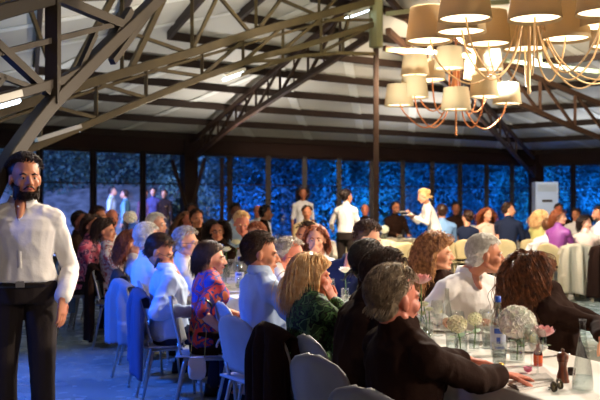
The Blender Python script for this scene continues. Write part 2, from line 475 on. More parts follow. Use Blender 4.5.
    if sleeve == 'long' and not collar: cl.cap(nb+(hp(-.025,0,-.045)-nb).normalized()*neckc, chest-up*.02, .067*k, .097*k); cl.cap(nb, chest, .068*k, .09*k)
    for s in (1,-1): cl.cap(chest+up*.035*k+sr*s*.03, sh[s]-sr*s*.03-up*.012, .045*k, .048*k)
    for s in (1,-1):
        if sleeve != 'none':
            arm(cl, s, (.0095 if stand else .010)*k, upto={'long':cuff,'half':.35,'roll':.55,'short':0}[sleeve])
            if sleeve == 'long' or sleeve == 'roll':
                a, e, w, *_ = arms[s]; t0 = {'long':cuff,'roll':.55}[sleeve]
                cl.cap(e.lerp(w, t0-.12), e.lerp(w, t0), (.046 if sleeve == 'roll' else .036)*k, (.045 if sleeve == 'roll' else .036)*k, 12)
    me = remesh(cl, {3:.0075,2:.011,1:.016}[lod], 2)
    if lod >= 2: displaced(me, fold*(1.3 if lod == 3 else 1.), 9., pid)
    sh_ = link('shirt' if not skirt else 'dress_top', me, tm, root, fix=False)
    if collar:
        c = MB(); cc = chest+up*.085*k-f*.008; A0 = .42
        def arc(z, ra, fo, lift=0.): return [cc+up*(z*k-lift*k*max(0, cos(q))**2)+f*fo+(f*cos(q)+r*sin(q))*ra*k for q in [A0+(2*pi-2*A0)*j/24 for j in range(25)]]
        c.rings([arc(-.045,.070,0,.02), arc(.012,.061,-.003,.012), arc(.016,.065,-.002,.014), arc(-.026,.084,.004,.034)], cap=False, closed=False)
        link('collar', c, tm, sh_)
    tr = MB()
    tr.rings([ring(hip+su*.075*1*k*t-up*.06*(1-t), sr if t else r, f, (.165+.01*t)*k+.006, .125*k, 20, .85) for t in (0.,.5,1.)] if stand else [ring(hip-up*.10, r, f, .16*k, .12*k, 18), ring(hip+su*.08, r, f, .178*k, .132*k, 18)])
    if skirt:
        for s in (1,-1):
            hj, kn, an = legs[s]; tr.cap(hj, kn, .098*k, .085*k)
        hj, kn, an = legs[1]; h2, k2, a2 = legs[-1]; tr.cap(hj.lerp(h2,.5), kn.lerp(k2,.5), .095, .08)
    else:
        for s in (1,-1): leg(tr, s, .012*k, .97)
    me = remesh(tr, {3:.010,2:.013,1:.018}[lod], 2)
    if lod >= 3: displaced(me, .004, 7., pid+.5)
    link('skirt' if skirt else 'trousers', me, lm, root, fix=False)
    for s in (1,-1):
        hj, kn, an = legs[s]; so = MB(); b = V(an.x, an.y, 0)
        so.rings([ring(b-f*.03+up*z+f*(fo), r, f, a, l, 14) for z, a, l, fo in ((.004,.040,.125,.08),(.035,.042,.125,.08),(.06,.038,.085,.045),(.10,.036,.045,.01))])
        link('shoe', so, M_SHOE, root)
    root['hz'] = hz
    return dict(root=root, hp=hp, H3=H3, hc=hc, chest=chest, hip=hip, f=f, r=r, sh=sh, arms=arms, shirt=sh_, su=su, sf=sf, th=th, k=k)
M_DARK = mat('black_cloth', (32,20,15), .85, bump=.1, bscale=90)
M_SHOE = mat('black_leather', (26,16,13), .4)
# ---------------------------------------------------------------- pavilion
STEEL = mat('steel_paint', (92,79,48), .6, rgb2=(74,62,38), scale=3.)
DSTEEL = mat('dark_steel_paint', (66,44,30), .6)
HUBM = mat('pale_green_paint', (150,150,112), .5)
HUB = V(gx(376,12.), 12., 0); ZH = 4.75; ZE = 2.92
PL = {'0': V(-7.6,14,0), '1': V(-2.4,18,0), '2': V(6.8,24,0), '3': V(13.5,18.5,0), '4': V(14,6,0), '5': V(6,-3,0), 'c': V(-2.3,3.2,0), 'a': V(-5.0,6.0,0)}
def Z(p, z): return V(p.x, p.y, z)
# floor: pale polished slab
m = bpy.data.materials.new('floor_resin'); m.use_nodes = True
nt = m.node_tree; N = nt.nodes; L_ = nt.links; b = N['Principled BSDF']
tc = N.new('ShaderNodeTexCoord'); n1 = N.new('ShaderNodeTexNoise'); n1.inputs['Scale'].default_value = 1.2; n1.inputs['Detail'].default_value = 6
r1 = N.new('ShaderNodeValToRGB'); r1.color_ramp.elements[0].color = lin((128,140,136)); r1.color_ramp.elements[1].color = lin((168,176,166)); r1.color_ramp.elements[0].position = .35; r1.color_ramp.elements[1].position = .65
L_.new(tc.outputs['Object'], n1.inputs['Vector']); L_.new(n1.outputs['Fac'], r1.inputs['Fac']); L_.new(r1.outputs['Color'], b.inputs['Base Color'])
n2 = N.new('ShaderNodeTexNoise'); n2.inputs['Scale'].default_value = 5.; r2 = N.new('ShaderNodeMapRange'); r2.inputs['To Min'].default_value = .16; r2.inputs['To Max'].default_value = .36
L_.new(tc.outputs['Object'], n2.inputs['Vector']); L_.new(n2.outputs['Fac'], r2.inputs['Value']); L_.new(r2.outputs['Result'], b.inputs['Roughness'])
FLOORM = m
order = ['0','1','2','3','4','5','c','a']
mb = MB(); pts = [Z(PL[q], 0) for q in order]
mb.rings([[p-V(0,0,.15) for p in pts], pts])
tag(link('floor', mb, FLOORM, smooth=False), kind='structure')
gm = MB(); gm.box((0,30,-.2), (120,90,.2)); tag(link('ground', gm, mat('ground_gravel', (120,110,100), .95, rgb2=(80,76,66), scale=3., bump=.4, bscale=30), smooth=False), kind='structure')
# roof: one sheet per facet, ribs running down the slope
m = bpy.data.materials.new('roof_sheet'); m.use_nodes = True
nt = m.node_tree; N = nt.nodes; L_ = nt.links; b = N['Principled BSDF']; b.inputs['Roughness'].default_value = .55
tc = N.new('ShaderNodeTexCoord'); w = N.new('ShaderNodeTexNoise'); w.inputs['Scale'].default_value = 1.1
r1 = N.new('ShaderNodeValToRGB'); r1.color_ramp.elements[0].color = lin((196,194,186)); r1.color_ramp.elements[1].color = lin((220,216,204))
L_.new(tc.outputs['Object'], w.inputs['Vector']); L_.new(w.outputs['Fac'], r1.inputs['Fac']); L_.new(r1.outputs['Color'], b.inputs['Base Color'])
ROOFM = m
STRIP = mat('roof_light_strip', (240,240,232), .4); PURL = mat('purlin_dark', (46,30,20), .7); ARCHM = mat('arch_steel', (46,36,22), .6)
NP = 8
for i, q in enumerate(order):
    A = PL[q]; B = PL[order[(i+1) % 8]]
    if (q, order[(i+1) % 8]) in (('5','c'),): pass
    top = Z(HUB, ZH); a = Z(A, ZE); bb = Z(B, ZE)
    up = V(0,0,.04)
    mb = MB(); mb.rings([[a, bb, top], [a+up, bb+up, top+up]])
    cl = tag(link('ceiling', mb, ROOFM, smooth=False), kind='structure')
    d = (bb-a); Ld = d.length; d.normalize()
    # pale ribs between purlins
    nr = int(Ld/1.55)
    for j in range(1, nr):
        t = j/nr; p0 = a.lerp(bb, t); mid = a.lerp(bb, .5)
        apexdir = (top-mid)
        # run up the slope until the facet edge
        lim = 1-abs(2*t-1)
        e = p0+apexdir*lim*.97
        foot = p0+V(0,0,-.012)
        mb = MB(); mb.bar(foot, e+V(0,0,-.012), .17, .012); link('rib_strip', mb, STRIP, cl, smooth=False)
    for j in range(0, NP):
        t = (j+.15)/NP
        p = a.lerp(top, t); s = bb.lerp(top, t)
        mb = MB(); mb.bar(p-V(0,0,.07), s-V(0,0,.07), .055, .125)
        pu = link('ceiling_beam', mb, PURL, smooth=False); tag(pu, kind='structure')
# spokes
def spoke_at(key, px, py):
    D = PL[key]-HUB; k = (px-300)/F
    t = (k*HUB.y-HUB.x)/(D.x-k*D.y)
    Y = HUB.y+D.y*t
    return at(px, py, Y)
def truss(key, chords, webs, w, m, label=None, wm=None):
    root = empty('roof_truss', Z(HUB, 0), kind='structure')
    for c in chords:
        ps = [spoke_at(key, *p) for p in c[0]]
        for a, b_ in zip(ps, ps[1:]):
            pass
        mb = MB(); ww = c[1]
        nrm = (PL[key]-HUB).cross(V(0,0,1)).normalized()
        R = []
        for i, p in enumerate(ps):
            d = (ps[min(i+1, len(ps)-1)]-ps[max(i-1, 0)]).normalized(); u = nrm.cross(d).normalized()
            R.append([p+nrm*x*ww*.9/2+u*y*ww/2 for x, y in ((-1,-1),(1,-1),(1,1),(-1,1))])
        mb.rings(R); bevel(link('chord', mb, m, root, smooth=False), .006, 1)
    for q in webs:
        a, b_ = spoke_at(key, *q[0]), spoke_at(key, *q[1])
        mb = MB(); mb.bar(a, b_, q[2] if len(q) > 2 else w, q[2] if len(q) > 2 else w); link('web_member', mb, wm or m, root, smooth=False)
    return root
# near left truss towards the wall
truss('a', [([(374,1),(320,15),(256,32),(200,50),(100,80),(0,112),(-120,150),(-250,190),(-385,262)], .10), ([(374,8),(200,57),(100,88),(0,121),(-120,160),(-250,202),(-385,280)], .035),
            ([(375,24),(300,47),(260,57),(200,78),(150,98),(110,115),(60,136),(0,162),(-120,215),(-385,400)], .075),
            ([(375,54),(340,53),(300,56),(270,64),(240,75)], .05),
            ([(370,-14),(200,-8),(0,0),(-120,6),(-385,16)], .09)],
      [((122,72),(122,-20)),((192,52),(192,-26)),((256,33),(256,-27)),((319,16),(319,-28)),
       ((122,30),(188,53)),((192,50),(228,-26)),((130,70),(175,-26),.06),((250,33),(200,-26)),((256,32),(300,-26)),((319,16),(258,-10)),((319,16),(360,-26)),((60,95),(122,-20),.06),((60,94),(20,-20)),
       ((146,68),(146,98)),((202,52),(202,76)),((243,38),(243,62)),((283,26),(283,60)),((321,18),(321,54)),((96,84),(96,120)),((40,102),(40,142)),
       ((146,68),(200,76)),((202,76),(243,40)),((243,62),(283,26)),((283,50),(321,18)),((146,98),(100,84)),((96,118),(42,104)),((343,40),(343,54)),((283,60),(243,62)),
       ((375,24),(322,52)),((375,20),(325,20)),((350,12),(343,40))],
      .038, STEEL)
# nearest arch and post
def smoothpath(p, n=6):
    out = []
    for i in range(len(p)-1):
        p0 = p[max(i-1,0)]; p1 = p[i]; p2 = p[i+1]; p3 = p[min(i+2,len(p)-1)]
        for j in range(n):
            t = j/n; out.append(tuple(.5*((2*p1[k])+(-p0[k]+p2[k])*t+(2*p0[k]-5*p1[k]+4*p2[k]-p3[k])*t*t+(-p0[k]+3*p1[k]-3*p2[k]+p3[k])*t**3) for k in range(2)))
    return out+[p[-1]]
truss('c', [(smoothpath([(-297,592),(-190,470),(-95,360),(-45,290),(-22,225),(2,172),(24,138),(48,107),(78,76),(110,44),(138,18),(170,-14),(210,-50)]), .088),
            ([(-290,182),(-60,118),(-10,101),(30,90),(62,80),(95,62)], .06), ([(-290,95),(-40,25),(0,12),(55,-3),(100,-14)], .085)],
      [((53,104),(53,-50),.078),((58,-2),(120,24),.062),((-30,58),(0,53),.03),((0,53),(112,25),.034),((-10,38),(48,92),.05),((-10,72),(40,91),.03),((110,44),(130,10),.05),
       ((112,62),(168,-14),.045),((-30,120),(4,76),.03),((75,78),(95,34),.035)],
      .03, ARCHM, wm=ARCHM)
def ridge_truss(key, x0, x1, xs, off):
    P_ = PL[key]; ex = 300+P_.x/P_.y*F; ey = 200-(ZE-CZ)/P_.y*F; hx = 300+HUB.x/HUB.y*F; hy = 200-(ZH-CZ)/HUB.y*F
    def rl(x, o): return (x, hy+(ey-hy)*(x-hx)/(ex-hx)+o)
    top = [rl(x0, 9), rl(x1, 9)]; bot = [rl(x, off(x)) for x in [x0]+xs+[x1]]
    webs = []
    for i, x in enumerate(xs):
        webs.append((rl(x, 9), rl(x, off(x))))
        if i: webs.append((rl(xs[i-1], 9), rl(x, off(x))))
        if i: webs.append((rl((xs[i-1]+x)/2, 9), rl((xs[i-1]+x)/2, off((xs[i-1]+x)/2)), .03))
    truss(key, [(top, .09), (bot, .09)], webs, .042, DSTEEL)
ridge_truss('1', 366, 189, [340,308,280,256,236,218,202], lambda x: 27+max(0,(x-230))*.20)
ridge_truss('2', 388, 534, [412,438,462,482,500,516], lambda x: 27+max(0,(470-x))*.18)
truss('3', [([(384,48),(420,58),(470,80),(520,104),(565,124),(610,142),(700,175)], .08), ([(384,10),(430,28),(480,50),(530,75),(600,104),(700,140)], .08)],
      [((430,28),(430,62)),((465,43),(465,78)),((500,60),(500,95)),((540,79),(540,113)),((575,94),(575,128)),((430,28),(465,78)),((465,43),(500,95)),((500,60),(540,113)),((540,79),(575,128)),((575,94),(612,142))], .04, DSTEEL)
truss('4', [([(386,50),(430,52),(500,60),(600,72)], .06), ([(386,14),(450,6),(600,-5)], .06)],
      [((430,10),(430,52)),((480,4),(480,58)),((540,-1),(540,65)),((430,10),(480,58)),((480,4),(540,65))], .045, HUBM)
# hub post
root = empty('column', Z(HUB, 0), kind='structure')
mb = MB(); mb.box((HUB.x, HUB.y, 1.85), (.075,.075,3.7)); link('shaft', mb, DSTEEL, root, smooth=False)
mb = MB(); mb.lathe((HUB.x, HUB.y, 3.7), [(.04,0),(.10,.02),(.10,1.0),(.14,1.02)], 8); link('hub', mb, HUBM, root, smooth=False)
# eave beams, corner posts, windows
WINM = mat('window_frame_dark', (42,28,24), .5)
m = bpy.data.materials.new('window_glass'); m.use_nodes = True
nt = m.node_tree; nt.nodes.clear(); o_ = nt.nodes.new('ShaderNodeOutputMaterial'); tr_ = nt.nodes.new('ShaderNodeBsdfTransparent'); gl_ = nt.nodes.new('ShaderNodeBsdfGlossy'); mx = nt.nodes.new('ShaderNodeMixShader'); mx.inputs[0].default_value = .05
gl_.inputs['Roughness'].default_value = .02
nt.links.new(tr_.outputs[0], mx.inputs[1]); nt.links.new(gl_.outputs[0], mx.inputs[2]); nt.links.new(mx.outputs[0], o_.inputs[0])
GLASSM = m
LINTEL = mat('lintel_dark', (50,28,22), .7)
wn = [0]
def wallrun(a, b_, n, name):
    d = (b_-a); Ld = d.length; d.normalize(); nr = V(-d.y, d.x, 0)
    mb = MB(); mb.bar(a+V(0,0,2.72), b_+V(0,0,2.72), .16, .36); mb.bar(a+V(0,0,.06), b_+V(0,0,.06), .14, .12); tag(link('wall_'+name, mb, LINTEL, smooth=False), kind='structure')
    for i in range(n):
        wn[0] += 1
        p = a+d*Ld*i/n; q = a+d*Ld*(i+1)/n; c = (p+q)/2; ww = Ld/n
        root = empty('window_%d' % wn[0], c, kind='structure')
        mb = MB()
        for z, h in ((.15,.06),(2.51,.06),(1.86,.022)): mb.bar(p+V(0,0,z), q+V(0,0,z), .05, h)
        for s in (p+d*.035, q-d*.035): mb.bar(s+V(0,0,.12), s+V(0,0,2.54), .07, .06)
        link('window_frame', mb, WINM, root, smooth=False)
        mb = MB(); mb.bar(p+d*.06+V(0,0,1.33), q-d*.06+V(0,0,1.33), .008, 2.3); link('glass', mb, GLASSM, root, smooth=False)
wallrun(PL['0'], PL['1'], 6, 'left')
wallrun(PL['1'], PL['2'], 11, 'back')
wallrun(PL['2'], PL['3'], 8, 'right')
wallrun(PL['a'], PL['0'], 7, 'side')
for q in ('0','1','2','3','a','c'):
    mb = MB(); p = PL[q]; mb.box((p.x, p.y, 1.46), (.30,.30,2.9) if q not in 'ac' else (.16,.16,2.9), .5); tag(link('column', mb, LINTEL, smooth=False), kind='structure')
for q, px, x in (('1',(222,),0),):
    pass
# knee braces at the corner post between the window walls
mb = MB()
for a, b_ in (((172,160),(186,205)),((205,158),(192,208)),((222,158),(222,230))):
    mb.bar(at(*a, 17.6), at(*b_, 17.6), .07, .07)
tag(link('column_brace', mb, DSTEEL, smooth=False), kind='structure')
# fluorescent tubes under the trusses
TUBE = mat('lit_tube', (255,250,240), .3, emit=(214,238,255), estr=9.); TUBW = mat('tube_body', (200,200,190), .5)
def tube_light(a, b_, label, side=V(0,0,-.045)):
    a = a+side; b_ = b_+side
    root = empty('tube_light', (a+b_)/2, label, 'ceiling light')
    mb = MB(); mb.bar(a+V(0,0,.045), b_+V(0,0,.045), .07, .04); link('housing', mb, TUBW, root, smooth=False)
    mb = MB(); mb.cap(a, b_, .017, .017, 10); link('tube', mb, TUBE, root)
tube_light(spoke_at('a',224,76), spoke_at('a',244,69), 'short fluorescent tube hanging halfway along the pale truss')
tube_light(spoke_at('a',346,15), spoke_at('a',368,7), 'fluorescent tube beside the hub where the trusses meet')
tube_light(spoke_at('a',36,140), spoke_at('a',80,126), 'long bluish fluorescent tube under the truss above the bearded waiter')
tube_light(spoke_at('c',-8,100), spoke_at('c',18,93), 'fluorescent tube on the nearest arched truss by the wall')
# air conditioner
p = at(545,200,20.5); root = empty('air_conditioner', (p.x, p.y, 0), 'tall white standing air conditioner against the blue windows', 'air conditioner', rz=.0)
W_ = mat('white_enamel', (214,224,240), .4)
mb = MB(); mb.box((p.x,p.y,.98), (.56,.36,1.96)); bevel(link('cabinet', mb, W_, root, smooth=False), .02)
mb = MB(); mb.box((p.x,p.y-.19,1.50), (.24,.02,.055)); link('display_slot', mb, DSTEEL, root, smooth=False)
mb = MB()
for i in range(8): mb.box((p.x,p.y-.185,1.74+.022*i), (.46,.015,.010))
link('vent_grille', mb, TUBW, root, smooth=False)
mb = MB(); mb.box((p.x,p.y-.185,.5), (.46,.012,.6)); link('lower_panel', mb, W_, root, smooth=False)
# ---------------------------------------------------------------- chandeliers
SHADE = bpy.data.materials.new('lamp_shade_fabric'); SHADE.use_nodes = True
nt = SHADE.node_tree; N = nt.nodes; b = N['Principled BSDF']; b.inputs['Base Color'].default_value = lin((168,150,118)); b.inputs['Roughness'].default_value = .8
tcn = N.new('ShaderNodeTexCoord'); wv = N.new('ShaderNodeTexNoise'); wv.inputs['Scale'].default_value = 60.; bp = N.new('ShaderNodeBump'); bp.inputs['Strength'].default_value = .15; bp.inputs['Distance'].default_value = .01
nt.links.new(tcn.outputs['Object'], wv.inputs['Vector']); nt.links.new(wv.outputs['Fac'], bp.inputs['Height']); nt.links.new(bp.outputs['Normal'], b.inputs['Normal'])
tl = N.new('ShaderNodeBsdfTranslucent'); tl.inputs['Color'].default_value = lin((255,226,180)); mx = N.new('ShaderNodeMixShader'); mx.inputs[0].default_value = .18
nt.links.new(b.outputs[0], mx.inputs[1]); nt.links.new(tl.outputs[0], mx.inputs[2]); nt.links.new(mx.outputs[0], N['Material Output'].inputs['Surface'])
DIFF = mat('lit_diffuser', (255,245,225), .5, emit=(255,226,180), estr=3.2)
COPPER = mat('copper_arm', (226,150,100), .35, metal=.35, rgb2=(210,128,84), scale=2.)
BRASSY = mat('cream_arm', (226,190,140), .4, metal=.2)
def shade_parts(root, c, rt, rb, h, sm):
    mb = MB(); seg = 28
    def rg(r, z): return [c+V(r*cos(2*pi*j/seg), r*sin(2*pi*j/seg), z) for j in range(seg)]
    mb.rings([rg(rt, h), rg(rb, 0), rg(rb-.006, .0), rg(rt-.006, h-.004), rg(rt*.12, h-.004)], cap=False)
    s = link('lamp_shade', mb, sm, root)
    mb = MB(); mb.lathe(c, [(rb-.012,.022),(rb-.012,.028)], seg); link('diffuser', mb, DIFF, s, smooth=False)
def chandelier(px, Y, zl, shades, mt, label, watts, tint=None):
    sm = SHADE
    if tint: sm = SHADE.copy(); sm.name = 'pale_shade_fabric'; sm.node_tree.nodes['Principled BSDF'].inputs['Base Color'].default_value = lin(tint)
    cx = gx(px, Y); C0 = V(cx, Y, zl)
    root = empty('chandelier', C0, label, 'chandelier', 'shaded chandeliers')
    zr = ZH-.1
    mb = MB(); mb.lathe((cx,Y,zl-.06), [(.010,0),(.016,.02),(.012,.06),(.012,.9),(.035,.95),(.035,1.05),(.012,1.1),(.012,zr-zl+.06)], 10); link('stem', mb, mt, root)
    for (sx, sy, w) in shades:
        YY = .372*F/w; tip = at(sx, sy, YY)
        rad = (V(tip.x, tip.y, 0)-V(cx, Y, 0)); d = rad.normalized(); rad = rad.length; lo = zl+.04+(.22 if tip.z > zl+.65 else 0)
        B = V(cx, Y, 0)
        ctrl = [B+d*.02+V(0,0,zl+.98), B+d*(.05)+V(0,0,zl+.62), B+d*(rad*.25)+V(0,0,lo+.16), B+d*(rad*.56)+V(0,0,lo), B+d*(rad*.88)+V(0,0,lo+.16), tip+V(0,0,.05)]
        pts = []
        for i in range(len(ctrl)-1):
            q0 = ctrl[max(i-1,0)]; q1 = ctrl[i]; q2 = ctrl[i+1]; q3 = ctrl[min(i+2,len(ctrl)-1)]
            for j in range(7):
                t = j/7; pts.append(.5*((2*q1)+(-q0+q2)*t+(2*q0-5*q1+4*q2-q3)*t*t+(-q0+3*q1-3*q2+q3)*t**3))
        pts.append(ctrl[-1])
        mb = MB(); mb.tube(pts, .0095 if mt is COPPER else .0068, 8); link('arm', mb, mt, root)
        shade_parts(root, tip, .150, .186, .27, sm)
        l = bpy.data.lights.new('shade_bulb', 'POINT'); l.energy = watts; l.color = (1,.86,.68); l.shadow_soft_size = .03
        lo_ = bpy.data.objects.new('shade_bulb', l); COL.objects.link(lo_); lo_.location = tip+V(0,0,.12)
    return root
chandelier(456, 10.7, 2.40, [(415,76,29),(432,80,27.5),(449,69,30),(489,70,28.5),(477,79,27),(414,98,29.5),(399,106,29.5),(456,110,30.5),(484,97,29.5),(507,104,28.5)], COPPER, 'chandelier of pale shades on copper arms, nearer the thin post', 5, (204,192,164))
chandelier(529, 6.3, 2.38, [(429,42,47),(465,20,54),(461,33,50),(488,45,46),(535,20,54),(525,50,45),(566,40,49),(604,14,56),(602,28,50),(640,36,47),(655,20,50),(612,47,44)], BRASSY, 'largest chandelier of tan shades on thin looping arms', 5)
# ---------------------------------------------------------------- furniture
def plast(n, c): return mat(n, c, .45, rgb2=tuple(int(x*.93) for x in c), scale=6.)
CH_GREY = plast('grey_plastic', (150,152,156)); CH_CREAM = plast('cream_plastic', (214,196,150)); METAL = mat('chair_metal', (170,168,165), .35, metal=.7)
CREAMET = mat('cream_metal', (200,184,146), .45)
def make_chair(m, mleg):
    root = empty('dining_chair', (0,0,0))
    def shell(R, name, t):
        mb = MB(); n = len(R[0]); mb.rings(R, cap=False, closed=False)
        o = link(name, mb, m, root, fix=False); s = o.modifiers.new('t', 'SOLIDIFY'); s.thickness = t; s.offset = 0; return o
    R = []
    for i in range(11):
        x = .22-.44*i/10; w = .225*(1-.12*abs(1-i/5)**4) if i < 8 else .22
        R.append([V(x, w*(j/6-1), .455-.022*sin(pi*i/10)*cos((j/6-1)*pi/2)-(.02*((.22-0+x-.44+.0)/.05+1)*0)-( .03 if i == 0 else .008 if i == 1 else 0)) for j in range(13)])
    shell(R, 'seat', .012)
    R = []
    for i in range(13):
        t = i/12; z = .50+.345*t; x = -.205-.075*t
        w = .222*(1-.10*t)*sqrt(max(1-max(0,(t-.55)/.45)**3.2*.97, .012))
        R.append([V(x+.03*(j/6-1)**2*(1-.3*t)+.0, w*(j/6-1), z) for j in range(13)])
    shell(R, 'backrest', .012)
    mb = MB()
    for s in (1,-1): mb.bar((-.18,s*.17,.445), (-.207,s*.17,.54), .03, .012)
    mb.tube([(.16,-.19,.432),(.16,.19,.432),(-.16,.19,.432),(-.16,-.19,.432),(.16,-.19,.432)], .010, 8)
    link('seat_frame', mb, mleg, root)
    for sx, sy in ((1,1),(1,-1),(-1,1),(-1,-1)):
        mb = MB(); mb.tube([V(sx*.155,sy*.18,.435), V(sx*.165,sy*.19,.40), V(sx*(.20 if sx > 0 else .25),sy*.215,.008)], [.0125,.0125,.0105], 8)
        mb.cap((sx*(.20 if sx > 0 else .25),sy*.215,.012), (sx*(.20 if sx > 0 else .25),sy*.215,.018), .014, .014, 8)
        link('leg', mb, mleg, root)
    return root
PROTO = {'grey': make_chair(CH_GREY, METAL), 'cream': make_chair(CH_CREAM, CREAMET)}
used_p = {}
def chair(x, y, th, label, kind='grey', group=None):
    if kind not in used_p:
        used_p[kind] = 1; c = PROTO[kind]; c.location = (x, y, 0); c.rotation_euler = (0,0,radians(th)); return tag(c, label, 'chair', group)
    return dup(PROTO[kind], (x, y, 0), radians(th), label=label, cat='chair', group=group)
def drape(x, y, th, m, label, front=.12, back=.5, width=.46, amp=.028, seed=1, name='draped_jacket', cat='jacket', group=None, top=.855):
    """cloth hung over a chair back"""
    M = Matrix.Translation((x, y, 0))@Matrix.Rotation(radians(th), 4, 'Z'); rs = random.Random(seed)
    ph = [rs.uniform(0, 6.28) for _ in range(4)]; mb = MB(); R = []
    nv = 30; tot = front+.05+back
    for i in range(nv+1):
        s = tot*i/nv
        if s < front: z = top-(front-s); x0 = -.225+(top-z)*.2+0.0; g = (front-s)
        elif s < front+.05: a = pi*(s-front)/.05; x0 = -.26+.032*cos(a); z = top+.014*sin(a); g = 0
        else: d = s-front-.05; z = top-d; x0 = -.302-min(d, .2)*.02; g = d
        row = []
        for j in range(25):
            u = j/12-1; fl = width/2*(1-.16*max(0, 1-g/.18))*(1+.12*g)
            zz = z-(.05*u*u*(1 if g else 1)) - (.03*sin(2.3*u+ph[3]) if g > back*.6 else 0)
            xx = x0+.045*u*u+(-1 if s > front+.02 else 1)*min(1, g/.12)*amp*(sin(9*u+ph[0])+.6*sin(17*u+ph[1]+g*3))
            row.append(M@V(xx, fl*u, max(zz, .02)))
        R.append(row)
    mb.rings(R, cap=False, closed=False)
    o = link(name, mb, m, None, fix=False); q = o.modifiers.new('t', 'SOLIDIFY'); q.thickness = .008; q.offset = 0
    return tag(o, label, cat, group)
CLOTH = mat('table_linen', (236,230,222), .8, bump=.08, bscale=50)
TLEG = mat('table_leg_metal', (110,108,105), .4, metal=.6); TTOP = mat('table_wood', (150,92,54), .5, rgb2=(120,72,42), scale=4., kind='wave')
TA = V(1.16,2.2,0); TB = V(1.22-.436*(11.6-3.47),11.6,0)     # axis of the long table
TB = V(TA.x-.436*(11.6-2.2)+.0,11.6,0); TA = V(1.22-.436*(2.2-3.47),2.2,0); TB = V(1.22-.436*(11.6-3.47),11.6,0)
TD = (TB-TA).normalized(); TN = V(TD.y,-TD.x,0); TW = .735
def long_table():
    L = (TB-TA).length; n = 5; seg = L/n
    for i in range(n):
        c = TA+TD*seg*(i+.5)
        root = empty('trestle_table', c, 'folding trestle table hidden under the long white tablecloth, joined end to end', 'table', 'trestle tables under the long tablecloth')
        M = Matrix((TD, -TN, V(0,0,1))).transposed()
        mb = MB(); mb.box(c+V(0,0,.728), (seg-.01,TW-.01,.026), M=M); link('tabletop', mb, TTOP, root, smooth=False)
        for a in (-1,1):
            for b_ in (-1,1):
                p = c+TD*a*(seg/2-.18)+TN*b_*.28; mb = MB(); mb.tube([p+V(0,0,.715), p+V(0,0,.005)], .015, 8); link('leg', mb, TLEG, root)
    # cloth
    per = []
    c0 = [TA+TN*-TW/2, TA+TN*TW/2, TB+TN*TW/2, TB-TN*TW/2]
    for i in range(4):
        a, b_ = c0[i], c0[(i+1) % 4]; n = max(8, int((b_-a).length/.035))
        for j in range(n): per.append(a.lerp(b_, j/n))
    cen = (TA+TB)/2
    R = []; rs = random.Random(3)
    def outn(p):
        q = p-cen; a = q.dot(TD)/((TB-TA).length/2); b_ = q.dot(TN)/(TW/2)
        v = TD*a**9+TN*(abs(b_)**9)*(1 if b_ > 0 else -1); return v.normalized() if v.length > 1e-6 else TN
    for z, o, w in ((.752,-.012,0),(.752,.002,0),(.745,.010,0),(.70,.016,.004),(.60,.022,.012),(.50,.026,.018),(.43,.03,.022)):
        R.append([p+outn(p)*(o+w*sin(i*.55+1.7*sin(i*.13)))+V(0,0,z) for i, p in enumerate(per)])
    mb = MB(); mb.rings(R, cap=False)
    n = len(per)
    mb.f.append(tuple(range(n-1,-1,-1))); mb.mi.append(0)
    o = link('tablecloth', mb, CLOTH); tag(o, 'long white tablecloth running down the whole banquet table', 'tablecloth')
    q = o.modifiers.new('t', 'SOLIDIFY'); q.thickness = .002; q.offset = 1
long_table()
def round_table(px, Y, r, label, cl, m=CLOTH, drop=.62):
    x = gx(px, Y); root = empty('round_table', (x,Y,0), label, 'table')
    mb = MB(); mb.lathe((x,Y,.715), [(r-.01,0),(r,.01),(r,.03),(r-.01,.035)], 40); link('tabletop', mb, TTOP, root)
    mb = MB(); mb.lathe((x,Y,0), [(.32,.0),(.32,.02),(.05,.05),(.04,.70),(.12,.714)], 16); link('pedestal', mb, TLEG, root)
    R = []
    for z, o, w in ((.754,-.02,0),(.754,.004,0),(.74,.014,0),(.6,.03,.01),(.4,.05,.022),(.752-drop,.07,.03)):
        R.append([V(x+(r+o+w*sin(22*q))*cos(q), Y+(r+o+w*sin(22*q))*sin(q), z) for q in [2*pi*j/132 for j in range(132)]])
    mb = MB(); mb.rings(R, cap=False); mb.f.append(tuple(range(131,-1,-1))); mb.mi.append(0)
    tag(link('tablecloth', mb, m), cl, 'tablecloth')
CREAMC = mat('cream_linen', (222,208,176), .85)
round_table(292, 15.6, .80, 'round guest table near the windows beside the beige-jacketed man', 'white cloth on the round table by the beige-jacketed man', CLOTH, .25)
round_table(384, 16.0, .85, 'round guest table between the two waitresses', 'cream cloth on the round table between the two waitresses', CREAMC)
round_table(473, 16.0, .85, 'round guest table behind the man in pale blue and the woman with bare arms', 'white cloth on the round table beside the man in a navy suit', CLOTH)
round_table(590, 15.4, .9, 'round guest table amid the group with the purple blouse', 'white cloth on the round table behind the purple blouse', CLOTH)
round_table(205, 13.6, .8, 'round guest table near the corner post of the windows', 'white cloth on the round table near the corner post', CLOTH)
